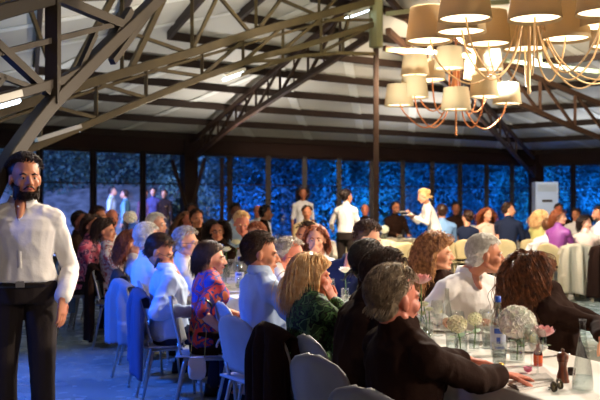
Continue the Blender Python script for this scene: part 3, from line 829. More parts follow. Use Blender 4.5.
# ---------------------------------------------------------------- tableware
def glassmat(name, tint=(1,1,1), gl=.12):
    m = bpy.data.materials.new(name); m.use_nodes = True; nt = m.node_tree; nt.nodes.clear(); N = nt.nodes
    o = N.new('ShaderNodeOutputMaterial'); t = N.new('ShaderNodeBsdfTransparent'); t.inputs[0].default_value = (*tint,1); g = N.new('ShaderNodeBsdfGlossy'); g.inputs['Roughness'].default_value = .04
    lw = N.new('ShaderNodeLayerWeight'); lw.inputs['Blend'].default_value = .28; mr = N.new('ShaderNodeMapRange'); mr.inputs['To Min'].default_value = gl*.6; mr.inputs['To Max'].default_value = .42
    mx = N.new('ShaderNodeMixShader'); nt.links.new(lw.outputs['Facing'], mr.inputs['Value']); nt.links.new(mr.outputs['Result'], mx.inputs[0])
    nt.links.new(t.outputs[0], mx.inputs[1]); nt.links.new(g.outputs[0], mx.inputs[2]); nt.links.new(mx.outputs[0], o.inputs[0]); return m
GLASS = glassmat('clear_glass', (.93,.95,.94)); AMBER = glassmat('amber_glass', (.75,.22,.04)); 
WATER = glassmat('water', (.9,.94,.95), .05)
def tumbler(p, label, group, h=.105, r=.036, src=[]):
    if src and h == .105: return dup(src[0], p, None, label=label, cat='glass', group=group)
    root = empty('water_glass', p if not src else p, label, 'glass', group); root.location = (0,0,0)
    mb = MB(); mb.lathe((0,0,0), [(r*.8,.001),(r*.84,.004),(r,h),(r-.002,h),(r*.8,.012),(.001,.010)], 20, cap=True); link('glass_wall', mb, GLASS, root)
    mb = MB(); mb.lathe((0,0,0), [(r*.78,.013),(r*.88,h*.5)], 20); link('water', mb, WATER, root)
    root.location = p
    src.append(root); return root
def wineglass(p, label, group, src=[]):
    if src: return dup(src[0], p, None, label=label, cat='glass', group=group)
    root = empty('wine_glass', (0,0,0), label, 'glass', group)
    mb = MB(); mb.lathe((0,0,0), [(.034,.001),(.033,.004),(.006,.010),(.004,.02),(.004,.085),(.012,.095)], 20); link('stem', mb, GLASS, root)
    mb = MB(); mb.lathe((0,0,0), [(.010,.094),(.030,.110),(.040,.140),(.038,.170),(.032,.200),(.030,.200),(.036,.168),(.037,.140),(.027,.113),(.002,.098)], 22, cap=False); link('bowl', mb, GLASS, root)
    root.location = p; src.append(root); return root
PORC = mat('porcelain', (238,234,228), .25); STEELC = mat('cutlery_steel', (190,188,186), .2, metal=.9)
def plate(p, label, group, src=[]):
    if src: return dup(src[0], p, None, label=label, cat='plate', group=group)
    mb = MB(); mb.lathe((0,0,0), [(.07,.001),(.075,.002),(.125,.018),(.127,.021),(.123,.021),(.075,.007),(.001,.006)], 32)
    o = link('dinner_plate', mb, PORC); o.location = p; tag(o, label, 'plate', group); src.append(o); return o
def knife(p, rz, label, group, src=[]):
    if src: return dup(src[0], p, rz, label=label, cat='knife', group=group)
    root = empty('table_knife', (0,0,0), label, 'knife', group)
    mb = MB(); mb.cap((-.10,0,.006), (-.005,0,.006), .006, .0045, 8); link('handle', mb, STEELC, root)
    mb = MB(); mb.rings([[V(x,-w,.004), V(x,w,.004), V(x,w,.0065), V(x,-w,.0065)] for x, w in ((-.005,.005),(.02,.009),(.08,.009),(.105,.002))]); link('blade', mb, STEELC, root)
    root.location = p; root.rotation_euler = (0,0,rz); src.append(root); return root
PET_W = mat('white_petal', (250,248,240), .6, rgb2=(240,240,222), scale=30., sub=.1); PET_P = mat('pink_petal', (238,190,186), .6, rgb2=(222,150,156), scale=20., sub=.1); PET_Y = mat('cream_petal', (248,244,218), .6, rgb2=(232,230,190), scale=30., sub=.1)
GREEN = mat('flower_green', (96,134,64), .6, rgb2=(66,104,48), scale=10.)
def petal(mb, c, out, size, tilt, cup=.25, up=V(0,0,1)):
    out = out.normalized(); s = out.cross(up); s = s.normalized() if s.length > 1e-4 else V(1,0,0); u = s.cross(out)
    R = []
    for i in range(5):
        t = i/4; w = size*.62*sin(pi*(.12+.70*t)); cc = c+out*size*t*cos(tilt)+u*size*(t*sin(tilt)+cup*t*t)
        R.append([cc+s*w*x+u*size*cup*.6*x*x for x in (-1,-.5,0,.5,1)])
    mb.rings(R, cap=False, closed=False)
def leaf_on(root, a, b_, w):
    mb = MB(); d = b_-a; s = d.cross(V(0,0,1)).normalized()
    mb.rings([[a+d*t+s*w*q*x+V(0,0,-.2*d.length*t*t+.1*w*abs(x)) for x in (-1,0,1)] for t, q in ((0,.08),(.25,.8),(.5,1),(.75,.7),(1,.04))], cap=False, closed=False)
    link('leaf', mb, GREEN, root, fix=False)
def hydrangea(base, c, r, m, label, n=110, leaves=2, name='hydrangea'):
    root = empty(name, base, label, 'flower')
    rs = random.Random(int(c.x*1e4) & 0xffff); mb = MB(); mb.ell(c, r*.78, seg=12, rg=8)
    for i in range(n):
        z = 1-2*(i+.5)/n; a = i*2.39996; q = sqrt(1-z*z); d = V(q*cos(a), q*sin(a), z*.85)
        p = c+d*r*rs.uniform(.84,1.0); s = d.orthogonal().normalized(); w = d.cross(s); a0 = rs.uniform(0, 6)
        for k in range(4):
            a = a0+k*pi/2; petal(mb, p, s*cos(a)+w*sin(a), r*.20, .3, .2, d)
    link('bloom', mb, m, root, fix=False)
    mb = MB(); mb.tube([base+V(0,0,.012), base.lerp(c, .55)+V(.004,0,0), c-V(0,0,r*.5)], .0035, 6); link('stem', mb, GREEN, root)
    for k in range(leaves):
        a = k*2.6+1; q = base.lerp(c, .55); leaf_on(root, q, q+V(cos(a)*.055,sin(a)*.045,.03-.012*k), .022)
    return root
def peony(base, c, r, m, label, name='peony'):
    root = empty(name, base, label, 'flower'); mb = MB()
    rs = random.Random(int(c.x*1e4) & 0xffff)
    for k, (n, sc, ti) in enumerate(((9,1.0,.15),(8,.9,.55),(7,.75,.9),(6,.55,1.15),(4,.4,1.35))):
        for i in range(n):
            a = 2*pi*i/n+k*.5+rs.uniform(-.2,.2); petal(mb, c+V(0,0,-r*.35), V(cos(a), sin(a), 0), r*sc*1.15, ti, .35)
    link('bloom', mb, m, root, fix=False)
    mb = MB(); mb.tube([base+V(0,0,.012), base.lerp(c, .5)+V(.006,0,0), c-V(0,0,r*.35)], .003, 6); link('stem', mb, GREEN, root)
    leaf_on(root, base.lerp(c,.6), base.lerp(c,.6)+V(.04,-.02,.02), .014); leaf_on(root, base.lerp(c,.7), base.lerp(c,.7)+V(-.035,-.02,.015), .012)
    return root
def vase(p, h, r, label, m=GLASS, group=None):
    root = empty('glass_vase', p, label, 'vase', group); mb = MB()
    mb.lathe(p, [(r*.9,.001),(r*.92,.004),(r,h*.5),(r*.92,h*.85),(r,h),(r-.003,h),(r*.88,h*.85),(r-.004,h*.5),(r*.85,.014),(.001,.012)], 24); link('vase_wall', mb, m, root)
    mb = MB(); mb.lathe(p, [(r*.83,.015),(r*.93,h*.6)], 24); link('water', mb, WATER, root)
    return root
BLUEC = mat('blue_cap', (44,84,190), .35); BLUEL = mat('blue_label', (60,92,190), .5); WHITEL = mat('label_white', (228,230,240), .5)
def water_bottle(p, label, h=.30, r=.036, text=True):
    root = empty('water_bottle', p, label, 'bottle'); mb = MB()
    mb.lathe(p, [(r*.9,.001),(r,.01),(r,h*.58),(r*.8,h*.68),(r*.42,h*.80),(r*.36,h*.92),(r*.33,h*.92),(r*.4,h*.80),(r*.76,h*.68),(r-.002,h*.58),(r-.002,.012),(.001,.012)], 24); link('glass_wall', mb, GLASS, root)
    mb = MB(); mb.lathe(p, [(r*.40,h*.90),(r*.42,h*.91),(r*.40,h*.995),(r*.1,h)], 18); link('cap', mb, BLUEC, root)
    mb = MB(); mb.lathe(p, [(r+.0008,h*.14),(r+.0012,h*.145),(r+.0012,h*.50),(r+.0008,h*.505)], 24, cap=False); lb = link('label', mb, mat('label_blue_white', (206,212,236), .5), root)
    mb = MB()
    for z0, z1, a0, a1 in ((.40,.48,-2.3,-.9),(.24,.34,-2.0,-1.5),(.155,.19,-2.2,-1.0)):
        mb.rings([[p+V((r+.0022)*cos(a0+(a1-a0)*j/8), (r+.0022)*sin(a0+(a1-a0)*j/8), z*h) for j in range(9)] for z in (z0,z1)], cap=False, closed=False)
    link('label_print', mb, BLUEL, lb, fix=False)
    mb = MB(); mb.lathe(p, [(r-.004,.014),(r-.004,h*.5)], 20); link('water', mb, WATER, root)
    return root
# the near end of the table
t = on_table(562.7,383); WOODP = mat('walnut_turned', (112,58,34), .35, rgb2=(82,42,26), scale=14., kind='wave')
root = empty('pepper_mill', t, 'turned brown wooden pepper mill beside the glass carafe', 'pepper mill')
mb = MB(); mb.lathe(t, [(.026,0),(.027,.004),(.027,.014),(.024,.018),(.0255,.024),(.023,.036),(.0175,.055),(.0165,.072),(.019,.088),(.022,.093),(.022,.097)], 28); link('body', mb, WOODP, root)
mb = MB(); mb.lathe(t, [(.020,.0975),(.0235,.101),(.0245,.112),(.022,.122),(.012,.129),(.004,.131)], 28); link('head', mb, WOODP, root)
mb = MB(); mb.ell(t+V(0,0,.138), .0075); link('knob', mb, WOODP, root)
t = on_table(582.7,392.); root = empty('carafe', t, 'tall clear glass carafe with a slim neck beside the pepper mill', 'carafe')
mb = MB(); mb.lathe(t, [(.040,.001),(.043,.006),(.042,.04),(.034,.11),(.022,.18),(.0135,.235),(.0125,.27),(.015,.284),(.0155,.292),(.0135,.292),(.0125,.284),(.0105,.27),(.0115,.235),(.020,.18),(.032,.11),(.040,.04),(.040,.012),(.001,.010)], 28); link('glass_wall', mb, GLASS, root)
mb = MB(); mb.lathe(t, [(.0385,.0125),(.0395,.03),(.0385,.065)], 28); link('water', mb, WATER, root)
t = on_table(538,366.7); root = empty('amber_bottle', t, 'small amber glass bottle holding the pink peony', 'bottle')
mb = MB(); mb.lathe(t, [(.018,.001),(.020,.006),(.020,.068),(.014,.080),(.008,.090),(.0075,.112),(.009,.114),(.009,.118),(.0065,.118),(.0065,.09),(.018,.068),(.018,.008),(.001,.006)], 20); link('glass_wall', mb, AMBER, root)
mb = MB(); mb.lathe(t, [(.0208,.018),(.0208,.055)], 20, cap=False); link('label', mb, mat('orange_label', (206,84,30), .5), root)
peony(t, at(543.5,333.5,3.82), .045, PET_P, 'pale pink peony in the small amber bottle')
t = on_table(517,362.7); vase(t, .125, .038, 'clear glass vase holding the biggest white hydrangea'); hydrangea(t, at(517,322,3.94), .084, PET_W, 'biggest white hydrangea head, in front of the dark curly-haired woman', 170, 5)
t = on_table(461,355); vase(t, .10, .034, 'glass vase holding the cream hydrangea closest to the dark sleeve'); hydrangea(t, at(457,324,4.08), .047, PET_Y, 'cream hydrangea head hanging over its vase, next to the smaller bloom', 90)
t = on_table(474,351); vase(t, .10, .030, 'slim glass vase holding the smaller cream hydrangea'); hydrangea(t, at(475,319,4.2), .036, PET_Y, 'smaller cream hydrangea between the bigger cream head and the water bottle', 70)
wineglass(on_table(531.5,368), 'wine glass between the hydrangea vase and the amber bottle', None)
water_bottle(on_table(498,357), 'glass water bottle with blue cap and label beside the biggest hydrangea')
t = on_table(447,332); root = empty('carafe', t, 'tall slim glass carafe in front of the white-haired man', 'carafe')
mb = MB(); mb.lathe(t, [(.036,.001),(.040,.006),(.038,.05),(.028,.12),(.014,.20),(.012,.255),(.010,.255),(.012,.20),(.026,.12),(.036,.05),(.037,.012),(.001,.010)], 24); link('glass_wall', mb, GLASS, root)
t = on_table(420,338); vase(t, .11, .032, 'glass vase holding the pale pink peony by the grey-haired man in black'); peony(t, at(421,281,4.6), .050, PET_P, 'tall pale pink peony rising beside the head of the man in black')
t2 = on_table(427,337); 
for i, (px, py, r_) in enumerate(((424,305,.026),(429,310,.022),(422,314,.022))): peony(t2+V(.008*i,.004*i,0), at(px,py,4.7), r_, PET_Y, ['topmost cream rose of the small bunch near the peony','cream rose on the outer side of the small bunch near the peony','lowest cream rose of the small bunch near the peony'][i], 'rose')
vase(t2+V(.008,.004,0), .09, .03, 'glass vase holding the small bunch of cream roses')
# napkin, sunglasses, blossom, watch-side things
mb = MB(); a = on_table(507,386); b_ = on_table(545,375.5); c = on_table(556,385); d = on_table(519,392)
mb.rings([[q+V(0,0,z) for q in (a,b_,c,d)] for z in (.003,.012)]); mb.rings([[q+V(0,0,z) for q in (a.lerp(d,.1),b_.lerp(c,.1),c.lerp(b_,.15),d.lerp(a,.15))] for z in (.0125,.019)])
o = link('folded_napkin', mb, mat('napkin_linen', (206,200,194), .85, bump=.3, bscale=60), smooth=False); bevel(o, .004, 2); tag(o, 'folded grey-white napkin at the table corner beside a hand', 'napkin')
t = on_table(557,391); root = empty('sunglasses', t, 'dark folded sunglasses lying in front of the pepper mill', 'sunglasses'); SG = mat('sunglass_frame', (40,28,20), .25); SL = mat('sunglass_lens', (70,60,40), .1)
dx = (on_table(566,387)-on_table(548,395)).normalized(); dy = V(-dx.y, dx.x, 0)
mb = MB(); ml = MB()
for s in (1,-1):
    c = t+dx*s*.031+V(0,0,.022); cc = [c+dx*.026*cos(q)+V(0,0,.019*sin(q))+dy*.006*sin(q) for q in [2*pi*j/18 for j in range(19)]]; mb.tube(cc, .0028, 6)
    ml.rings([[c+dx*.025*cos(q)+V(0,0,.018*sin(q))+dy*(.006*sin(q)+o_) for q in [2*pi*j/18 for j in range(18)]] for o_ in (0,.0015)])
    mb.tube([t+dx*s*.058+V(0,0,.026), t+dx*s*.062+dy*.01+V(0,0,.024), t-dx*s*.03+dy*(.016+.006*s)+V(0,0,.008)], .0022, 6)
mb.tube([t-dx*.006+V(0,0,.026), t+V(0,0,.029), t+dx*.006+V(0,0,.026)], .0022, 6)
link('frame', mb, SG, root); link('lens', ml, SL, root)
t = on_table(528,374); mb = MB()
for i in range(9): a = i*.7; petal(mb, t+V(0,0,.006), V(cos(a), sin(a), 0), .024 if i % 2 else .018, .25+.5*(i % 2), .3)
tag(link('fallen_blossom', mb, mat('magenta_petal', (226,96,140), .5, rgb2=(244,190,206), scale=60.), fix=False), 'small magenta and white blossom lying beside the folded napkin', 'flower')
t = on_table(571.5,376); root = empty('tealight_cup', t, 'small dark round cup between the pepper mill and the carafe', 'cup'); mb = MB(); mb.lathe(t, [(.012,.001),(.016,.006),(.017,.036),(.015,.036),(.013,.01),(.001,.008)], 20); link('cup_wall', mb, SG, root)
# more place settings further down the table
GG = 'water glasses along the long table'; WGp = 'wine glasses along the long table'; PG = 'plates along the long table'
def tp(Y, off, z=.7535): # point on the long table, off = across from the axis (+ = right row)
    c = V(1.22-.436*(Y-3.47), Y, z); return c+TN*off
rs = random.Random(11)
for i, Y in enumerate([3.75,4.1,4.35,4.75,5.15,5.6,6.05,6.55,7.0,7.5,8.0,8.6,9.2,9.8,10.4,11.0]):
    for s in (-1,1):
        if i in (0,) and s > 0: continue
        if i: plate(tp(Y+.1*rs.random(), s*.235), 'white dinner plate set along the long table', PG)
        tumbler(tp(Y+.16, s*(.10+.03*rs.random())), 'clear water glass standing along the long white table', GG)
        wineglass(tp(Y+.02*rs.random()-.08, s*(.07+.03*rs.random())), 'clear stemmed wine glass standing along the long white table', WGp) if i % 2 == 0 or s > 0 else None
        knife(tp(Y-.14, s*.25, .7545), math.atan2(TN.y, TN.x)+(0 if s < 0 else pi), 'steel table knife beside a plate on the long table', 'table knives')
for i, (px, py, Y, k) in enumerate([(302+44,270,6.2,0),(357,262,6.4,0),(247,250,7.6,0),(213,0,8.6,0),(240,0,7.9,0),(132,228,11.0,0)]):
    pass
lab = [('white rose in the vase in front of the man in the navy suit','vase in front of the man in the navy suit'),('white hydrangea by the bottle between the bobbed and pale-blue-shirted guests','vase by the bottle between two left-row guests'),
       ('pale yellow rose in front of the smiling curly-haired woman','vase in front of the smiling curly-haired woman'),('white blooms at the far end of the table beneath the windows','vase at the far end of the table'),('cream rose in front of the updo-haired guest','vase before the updo-haired guest')]
for i, (px, py, Y, r_) in enumerate([(345,271,6.2,.04),(247,252,7.7,.05),(236,243,8.8,.05),(130,217,10.9,.09),(226,250,8.2,.045)]):
    c = at(px, py, Y); b_ = V(c.x, Y, .753); vase(b_, .11, .032, 'clear glass '+lab[i][1]); (hydrangea(b_, c, r_, PET_W if i != 2 else PET_Y, lab[i][0], 70) if i in (1,3) else peony(b_, c, r_, PET_W if i == 0 else PET_Y, lab[i][0], 'rose'))
water_bottle(V(gx(239.5,7.3),7.3,.753), 'water bottle with blue label behind the bobbed woman', .27)
water_bottle(V(gx(222,9.4),9.4,.753), 'far water bottle with blue label near the smiling curly-haired woman', .27)
def round_set(px, Y, n, r, lab):
    for i in range(n):
        a = 2*pi*i/n+.3; c = V(gx(px,Y)+cos(a)*r, Y+sin(a)*r, .7565)
        plate(c, 'white plate on a round table near the windows', 'plates on the round tables'); tumbler(c+V(-cos(a)*.2,-sin(a)*.2,0), 'water glass on a round table near the windows', 'glasses on the round tables')
for a in ((292,15.6,5,.5),(384,16.,6,.55),(473,16.,6,.55),(590,15.4,6,.6),(205,13.6,5,.5)): round_set(*a, '')
for i, (px, Y, l) in enumerate(((384,16.,'white centrepiece flowers on the table between the waitresses'),(473,16.,'white centrepiece flowers behind the bare-armed woman'),(590,15.4,'white centrepiece flowers among the group with the purple blouse'))):
    c = V(gx(px,Y), Y, .9565); b_ = V(c.x, Y, .7565); vase(b_, .12, .04, l.replace('white centrepiece flowers', 'glass vase')); hydrangea(b_, c, .09, PET_W, l, 60)
# ---------------------------------------------------------------- the guests
WSHIRT = mat('white_cotton', (226,222,218), .8, bump=.12, bscale=30); BSHIRT = mat('pale_blue_cotton', (176,196,226), .8, bump=.12, bscale=30)
BLACKS = mat('black_suit', (42,25,18), .9, bump=.12, bscale=120, spec=.12); NAVY = mat('navy_suit', (34,42,66), .9, spec=.15, bump=.1, bscale=100)
GREENP = multi('green_print', [(24,44,22),(50,92,46),(20,32,20),(96,140,80),(34,66,34)], 22.)
BOLDP = multi('bold_print', [(34,48,140),(180,40,40),(40,30,110),(200,50,50),(30,40,130),(214,110,60)], 9.)
FLORP = multi('floral_print', [(226,210,200),(222,200,194),(190,90,90),(228,214,206),(80,80,110)], 20.)
PINKP = multi('pink_print', [(190,60,90),(210,110,130),(90,40,80),(220,150,160)], 16.)
BEIGE = mat('beige_cotton', (196,168,126), .8); OLIVE = mat('olive_knit', (186,180,110), .8); PURPLE = mat('purple_satin', (150,74,150), .45); LBLUE = mat('light_blue_cotton', (120,160,210), .8)
ROSE = mat('blush_chiffon', (228,196,180), .8); GREYT = mat('grey_top', (180,178,180), .8); JEANS = mat('denim', (60,84,140), .85, bump=.2, bscale=150); DGREY = mat('dark_grey_wool', (60,52,50), .85); KHAKI = mat('stone_chinos', (170,160,140), .85)
CREAMJ = mat('cream_wool', (216,202,176), .85, bump=.15, bscale=60); TURQ = mat('pale_turquoise', (150,196,200), .8)
GOLD = mat('gold', (220,170,80), .25, metal=.9); BELTM = mat('belt_leather', (30,20,16), .35); PEARL = mat('shirt_button', (210,206,200), .3)
def sit(p, kind='grey', label=None, off=.02, g=None, turn=0.):
    c = V(p['hip'].x, p['hip'].y, 0)+p['f']*off
    return chair(c.x, c.y, math.degrees(p['th'])+turn, label, kind, g), c
# --- standing waiter
Pm = person('bearded man in a white shirt and black trousers standing with arms down', 25, 156, 4.75, -80, yaw=-58, pitch=.02, stand=True, hair=('quiff','black'), hlen=.035, skin='tan', top_m=WSHIRT, sleeve='long', lod=3, beard='black', vol=.004, k=1.04, sw=.168, hipz=1.0, collar=True,
    chest=(gx(21,4.75),4.77,1.44), hip=(gx(23,4.75),4.77), L={'to':(gx(67,4.75),4.66,.97),'dir':(.0,-.12,-1),'n':(.9,-.3,0),'curl':.28,'pole':(.12,1,0)}, R={'to':(gx(-12,4.8),4.70,.95),'pole':(-.2,1,0),'dir':(0,0,-1)}, fold=.005)
f, r, su, hip, chest = Pm['f'], Pm['r'], Pm['su'], Pm['hip'], Pm['chest']
mb = MB(); R = []
bz = hip+su*.052
mb.rings([ring(bz+V(0,0,z), r, f, .172+o, .130+o, 28, .85) for z, o in ((-.022,.004),(-.022,.008),(.022,.008),(.022,.004))], cap=False); link('belt', mb, BELTM, Pm['shirt'])
mb = MB(); mb.box(bz+f*.141, (.046,.012,.036), Pm['th']+pi/2); link('belt_buckle', mb, METAL, Pm['shirt'], smooth=False)
for i in range(6):
    q = hip+su*(.12+.073*i); d = .130+(.006 if i > 2 else 0); mb = MB(); mb.ell(q+f*d, (.006,.006,.006)); link('button', mb, PEARL, Pm['shirt'])
mb = MB(); mb.rings([[hip+su*t+f*d+r*x for x in (-.012,.012)] for t, d in ((.09,.136),(.15,.135),(.2,.134),(.25,.135),(.3,.136),(.36,.136))], cap=False, closed=False); o = link('placket', mb, WSHIRT, Pm['shirt'], fix=False); q = o.modifiers.new('t','SOLIDIFY'); q.thickness = .002
# --- left row, from the near end
F1 = person('grey-haired man in a black suit with a gold watch, both hands on the table', 395, 268, 3.22, 24, yaw=30, hair=('short','salt'), hlen=.045, skin='red', top_m=BLACKS, lod=3, hip=(.40,3.18), chest=(.40,3.24,.965), neckc=.035, cuff=.80, cz=None,
    R={'to':(.83,3.43,.80),'dir':(.85,.35,-.12),'n':(.1,.1,1),'curl':.3,'pole':(.2,-.7,-.5)}, L={'to':(.76,3.72,.80),'dir':(.8,-.2,-.05),'n':(0,.2,1),'curl':.45}, roll=.0, fold=.008)
a, e, w, hd, n, cu = F1['arms'][1]; d = (w-e).normalized(); root = F1['root']
q = d.orthogonal().normalized(); z = d.cross(q); c = w-d*.012
wt = empty('wristwatch', c, 'gold wristwatch on the wrist of the man in black', 'watch')
mb = MB(); mb.rings([[c+d*o+(q*cos(t)+z*sin(t))*rr for t in [2*pi*j/20 for j in range(20)]] for o, rr in ((-.008,.030),(-.008,.034),(.008,.034),(.008,.030))], cap=False); link('strap', mb, GOLD, wt)
up = V(0,0,1); up = (up-d*up.dot(d)).normalized(); mb = MB(); mb.cap(c+up*.034, c+up*.038, .015, .014, 16); link('watch_case', mb, GOLD, wt)
F2 = person('dark curly-haired person in black, head hidden behind the grey-haired man', 388, 252, 3.9, 22, yaw=20, hair=('short','dark'), hlen=.05, vol=.010, curl=.006, skin='tan', top_m=BLACKS, lod=3, hip=(.25,3.80), chest=(.32,3.86,.995), neckc=.05, fold=.008)
F2b = person('person with smooth dark hair in black, leaning in beside the blonde woman', 369, 242, 4.42, 22, yaw=50, hair=('updo','black'), hlen=.10, skin='tan', top_m=BLACKS, lod=2, hip=(.26,4.26), chest=(.385,4.34,1.01), neckc=.05, woman=True)
F3 = person('blonde woman in a dark green printed blouse, chin resting on her hand', 314, 255, 4.66, 24, yaw=14, pitch=-.08, hair=('long','blonde'), hlen=.24, skin='red', top_m=GREENP, woman=True, lod=3, hip=(.05,4.54), chest=(.05,4.58,.965), vol=.014,
    R={'cheek':True,'pole':(.5,-.6,-.7)}, nstr=1300, fold=.008)
F4 = person('dark-haired man in a pale blue shirt seen in profile, at the table', 263, 234, 5.05, 22, yaw=4, pitch=-.10, hair=('short','dark'), hlen=.045, skin='tan', top_m=BSHIRT, lod=3, hip=(-.20,5.02), chest=(-.235,5.03,1.03), collar=True, sleeve='half',
    R={'to':(.04,5.0,.82),'pole':(.5,-.5,-.6),'curl':.5,'dir':(.3,.4,.2)}, low_m=NAVY, fold=.008)
F4b = person('grey-bearded man in white leaning in behind the pale blue shirt', 291, 239, 5.75, 22, yaw=-14, hair=('short','grey'), hlen=.03, skin='red', top_m=WSHIRT, lod=2, hip=(-.30,5.62), chest=(-.18,5.68,1.0), beard='grey', collar=True, glasses=True)
F5 = person('woman with a dark bob in a red and blue printed dress', 212, 242, 5.95, 20, yaw=2, pitch=-.05, hair=('bob','dark'), hlen=.14, skin='fair', top_m=BOLDP, low_m=BLACKS, skirt=True, woman=True, lod=3, hip=(-.66,5.88), chest=(-.645,5.90,.97), sleeve='short', vol=.005, curl=.001,
    R={'to':(-.50,5.62,.62),'pole':(-.6,-.6,0),'dir':(.1,0,-1),'curl':.4,'n':(.5,-.8,0)}, nstr=1300)
F6 = person('bespectacled man in a pale blue shirt, head bowed over the table', 166, 237, 6.3, 15, yaw=-8, pitch=-.38, hair=('short','dark'), hlen=.05, skin='tan', top_m=BSHIRT, lod=3, hip=(-.98,6.26), chest=(-1.00,6.28,.95), beard='dark', glasses=True, collar=True,
    R={'to':(-.80,6.02,.72),'pole':(-.3,-.6,-.5)}, low_m=NAVY, fold=.01)
F7 = person('short grey-haired woman with glasses in a white top', 187, 229, 6.95, 15, yaw=-18, hair=('short','grey'), hlen=.06, vol=.016, skin='fair', top_m=WSHIRT, woman=True, lod=2, hip=(-1.10,7.0), chest=(-.99,7.0,.98), glasses=True, nstr=600)
F8 = person('pale-haired person in a white shirt seen from behind, past the bespectacled man', 148, 224, 7.15, 30, yaw=35, hair=('short','white'), hlen=.05, skin='fair', top_m=WSHIRT, lod=2, hip=(-1.30,7.05), nstr=600)
F9 = person('older person with pale cropped hair, farther down behind the white shirt', 157, 214, 9.0, 25, yaw=-20, hair=('short','white'), skin='fair', top_m=BEIGE, lod=2)
F10 = person('woman with wavy light brown hair on the row of draped chairs', 133, 231, 7.95, 15, yaw=-5, hair=('curly','auburn'), hlen=.24, skin='fair', top_m=WSHIRT, woman=True, lod=2, vol=.02, curl=.008, nstr=600, hip=(-1.50,7.95))
F11 = person('woman with a dark round bob in a pale floral blouse', 106, 220, 8.7, 12, yaw=-10, hair=('bob','dark'), hlen=.13, skin='tan', top_m=FLORP, woman=True, lod=2, vol=.02, nstr=600, hip=(-1.92,8.7))
F12 = person('dark-haired woman in a pink print beside the floral blouse', 93, 216, 9.5, -10, yaw=-45, hair=('bob','dark'), hlen=.16, skin='tan', top_m=PINKP, woman=True, lod=2, vol=.02)
F13 = person('dark-haired man in a light blue shirt far down the row', 99, 207, 10.3, 10, yaw=-20, hair=('short','dark'), skin='tan', top_m=LBLUE, lod=2)
F14 = person('balding man far down the row behind the floral blouse', 112, 209, 10.8, 0, yaw=-60, hair=('bald','salt'), skin='red', top_m=WSHIRT, lod=2)
F15 = person('dark-haired man in black at the far end of the left row', 81, 212, 10.0, 0, yaw=-30, hair=('short','black'), skin='dark', top_m=BLACKS, lod=2)
# --- right row
R1 = person('woman with long dark curls in black, turned away with one arm stretched out', 532, 256, 4.62, -20, yaw=18, hair=('curly','darkcurl'), hlen=.33, skin='fair', top_m=BLACKS, woman=True, lod=3, hip=(1.50,4.62), chest=(1.38,4.58,.965), vol=.026, curl=.012,
    R={'to':(1.50,4.16,.84),'pole':(.9,.5,-.1),'dir':(.3,-.2,-.9)}, L={'to':(1.86,4.50,.80),'pole':(0,.5,-.5)}, nstr=1500)
R2 = person('white-haired man in a white shirt looking off to the side', 486, 236, 5.22, -60, yaw=-4, hair=('short','white'), hlen=.045, skin='tan', top_m=WSHIRT, lod=3, hip=(1.10,5.42), chest=(1.07,5.28,1.0), collar=True, R={'to':(.86,5.0,.80),'dir':(.5,-.5,0)}, L={'to':(1.1,4.95,.80)}, vol=.004, nstr=1500, fold=.006)
R3 = person('woman with long light brown curls in black beside the white-haired man', 438, 237, 5.75, -70, yaw=-18, hair=('curly','curlbrown'), hlen=.30, skin='fair', top_m=BLACKS, woman=True, lod=3, hip=(.94,5.95), chest=(.95,5.84,.97), vol=.036, curl=.011, nstr=1500)
R4 = person('dark-haired man in a navy suit bending his head over the table', 373, 224, 6.55, -120, yaw=-25, pitch=-.35, hair=('quiff','dark'), hlen=.045, skin='fair', top_m=NAVY, lod=2, hip=(.40,6.85), chest=(.41,6.68,.99), collar=True)
R5 = person('auburn-haired woman in white, hand held to her mouth', 316, 226, 7.1, -110, yaw=-95, hair=('long','auburn'), hlen=.21, vol=.002, skin='fair', top_m=WSHIRT, woman=True, lod=2, hip=(.30,7.4), chest=(.18,7.22,.97), R={'mouth':True,'pole':(0,-.5,-1)}, nstr=700)
R6 = person('dark-haired person half hidden behind the auburn-haired woman', 305, 223, 7.9, -120, yaw=-140, hair=('short','dark'), skin='tan', top_m=BSHIRT, lod=1, hip=(.05,8.1))
R7 = person('auburn-haired guest leaning in behind the pale blue shirt', 256, 224, 8.1, -150, yaw=-100, pitch=-.2, hair=('short','auburn'), hlen=.06, skin='fair', top_m=WSHIRT, lod=2, hip=(-.12,8.3), chest=(-.30,8.22,.96))
R8 = person('guest with a loose blond updo facing along the table', 242, 213, 8.8, -140, yaw=-80, pitch=-.3, hair=('updo','blonde'), hlen=.1, skin='red', top_m=WSHIRT, woman=True, lod=2, bun=True, hip=(-.38,9.0), chest=(-.52,8.9,.98))
R9 = person('smiling woman with dark curls and glasses', 217, 221, 9.5, -120, yaw=-80, hair=('curly','black'), hlen=.24, skin='tan', top_m=BLACKS, woman=True, lod=2, glasses=True, hip=(-.78,9.7), vol=.025, nstr=500)
R10 = person('smiling man in a dark suit and open collar near the corner post', 197, 210, 11.2, -110, yaw=-60, hair=('short','dark'), skin='tan', top_m=BLACKS, lod=2)
R11 = person('woman with reddish dark hair beside the smiling suited man', 187, 212, 12.0, -80, yaw=-40, hair=('long','brown'), skin='red', top_m=DGREY, woman=True, lod=1)
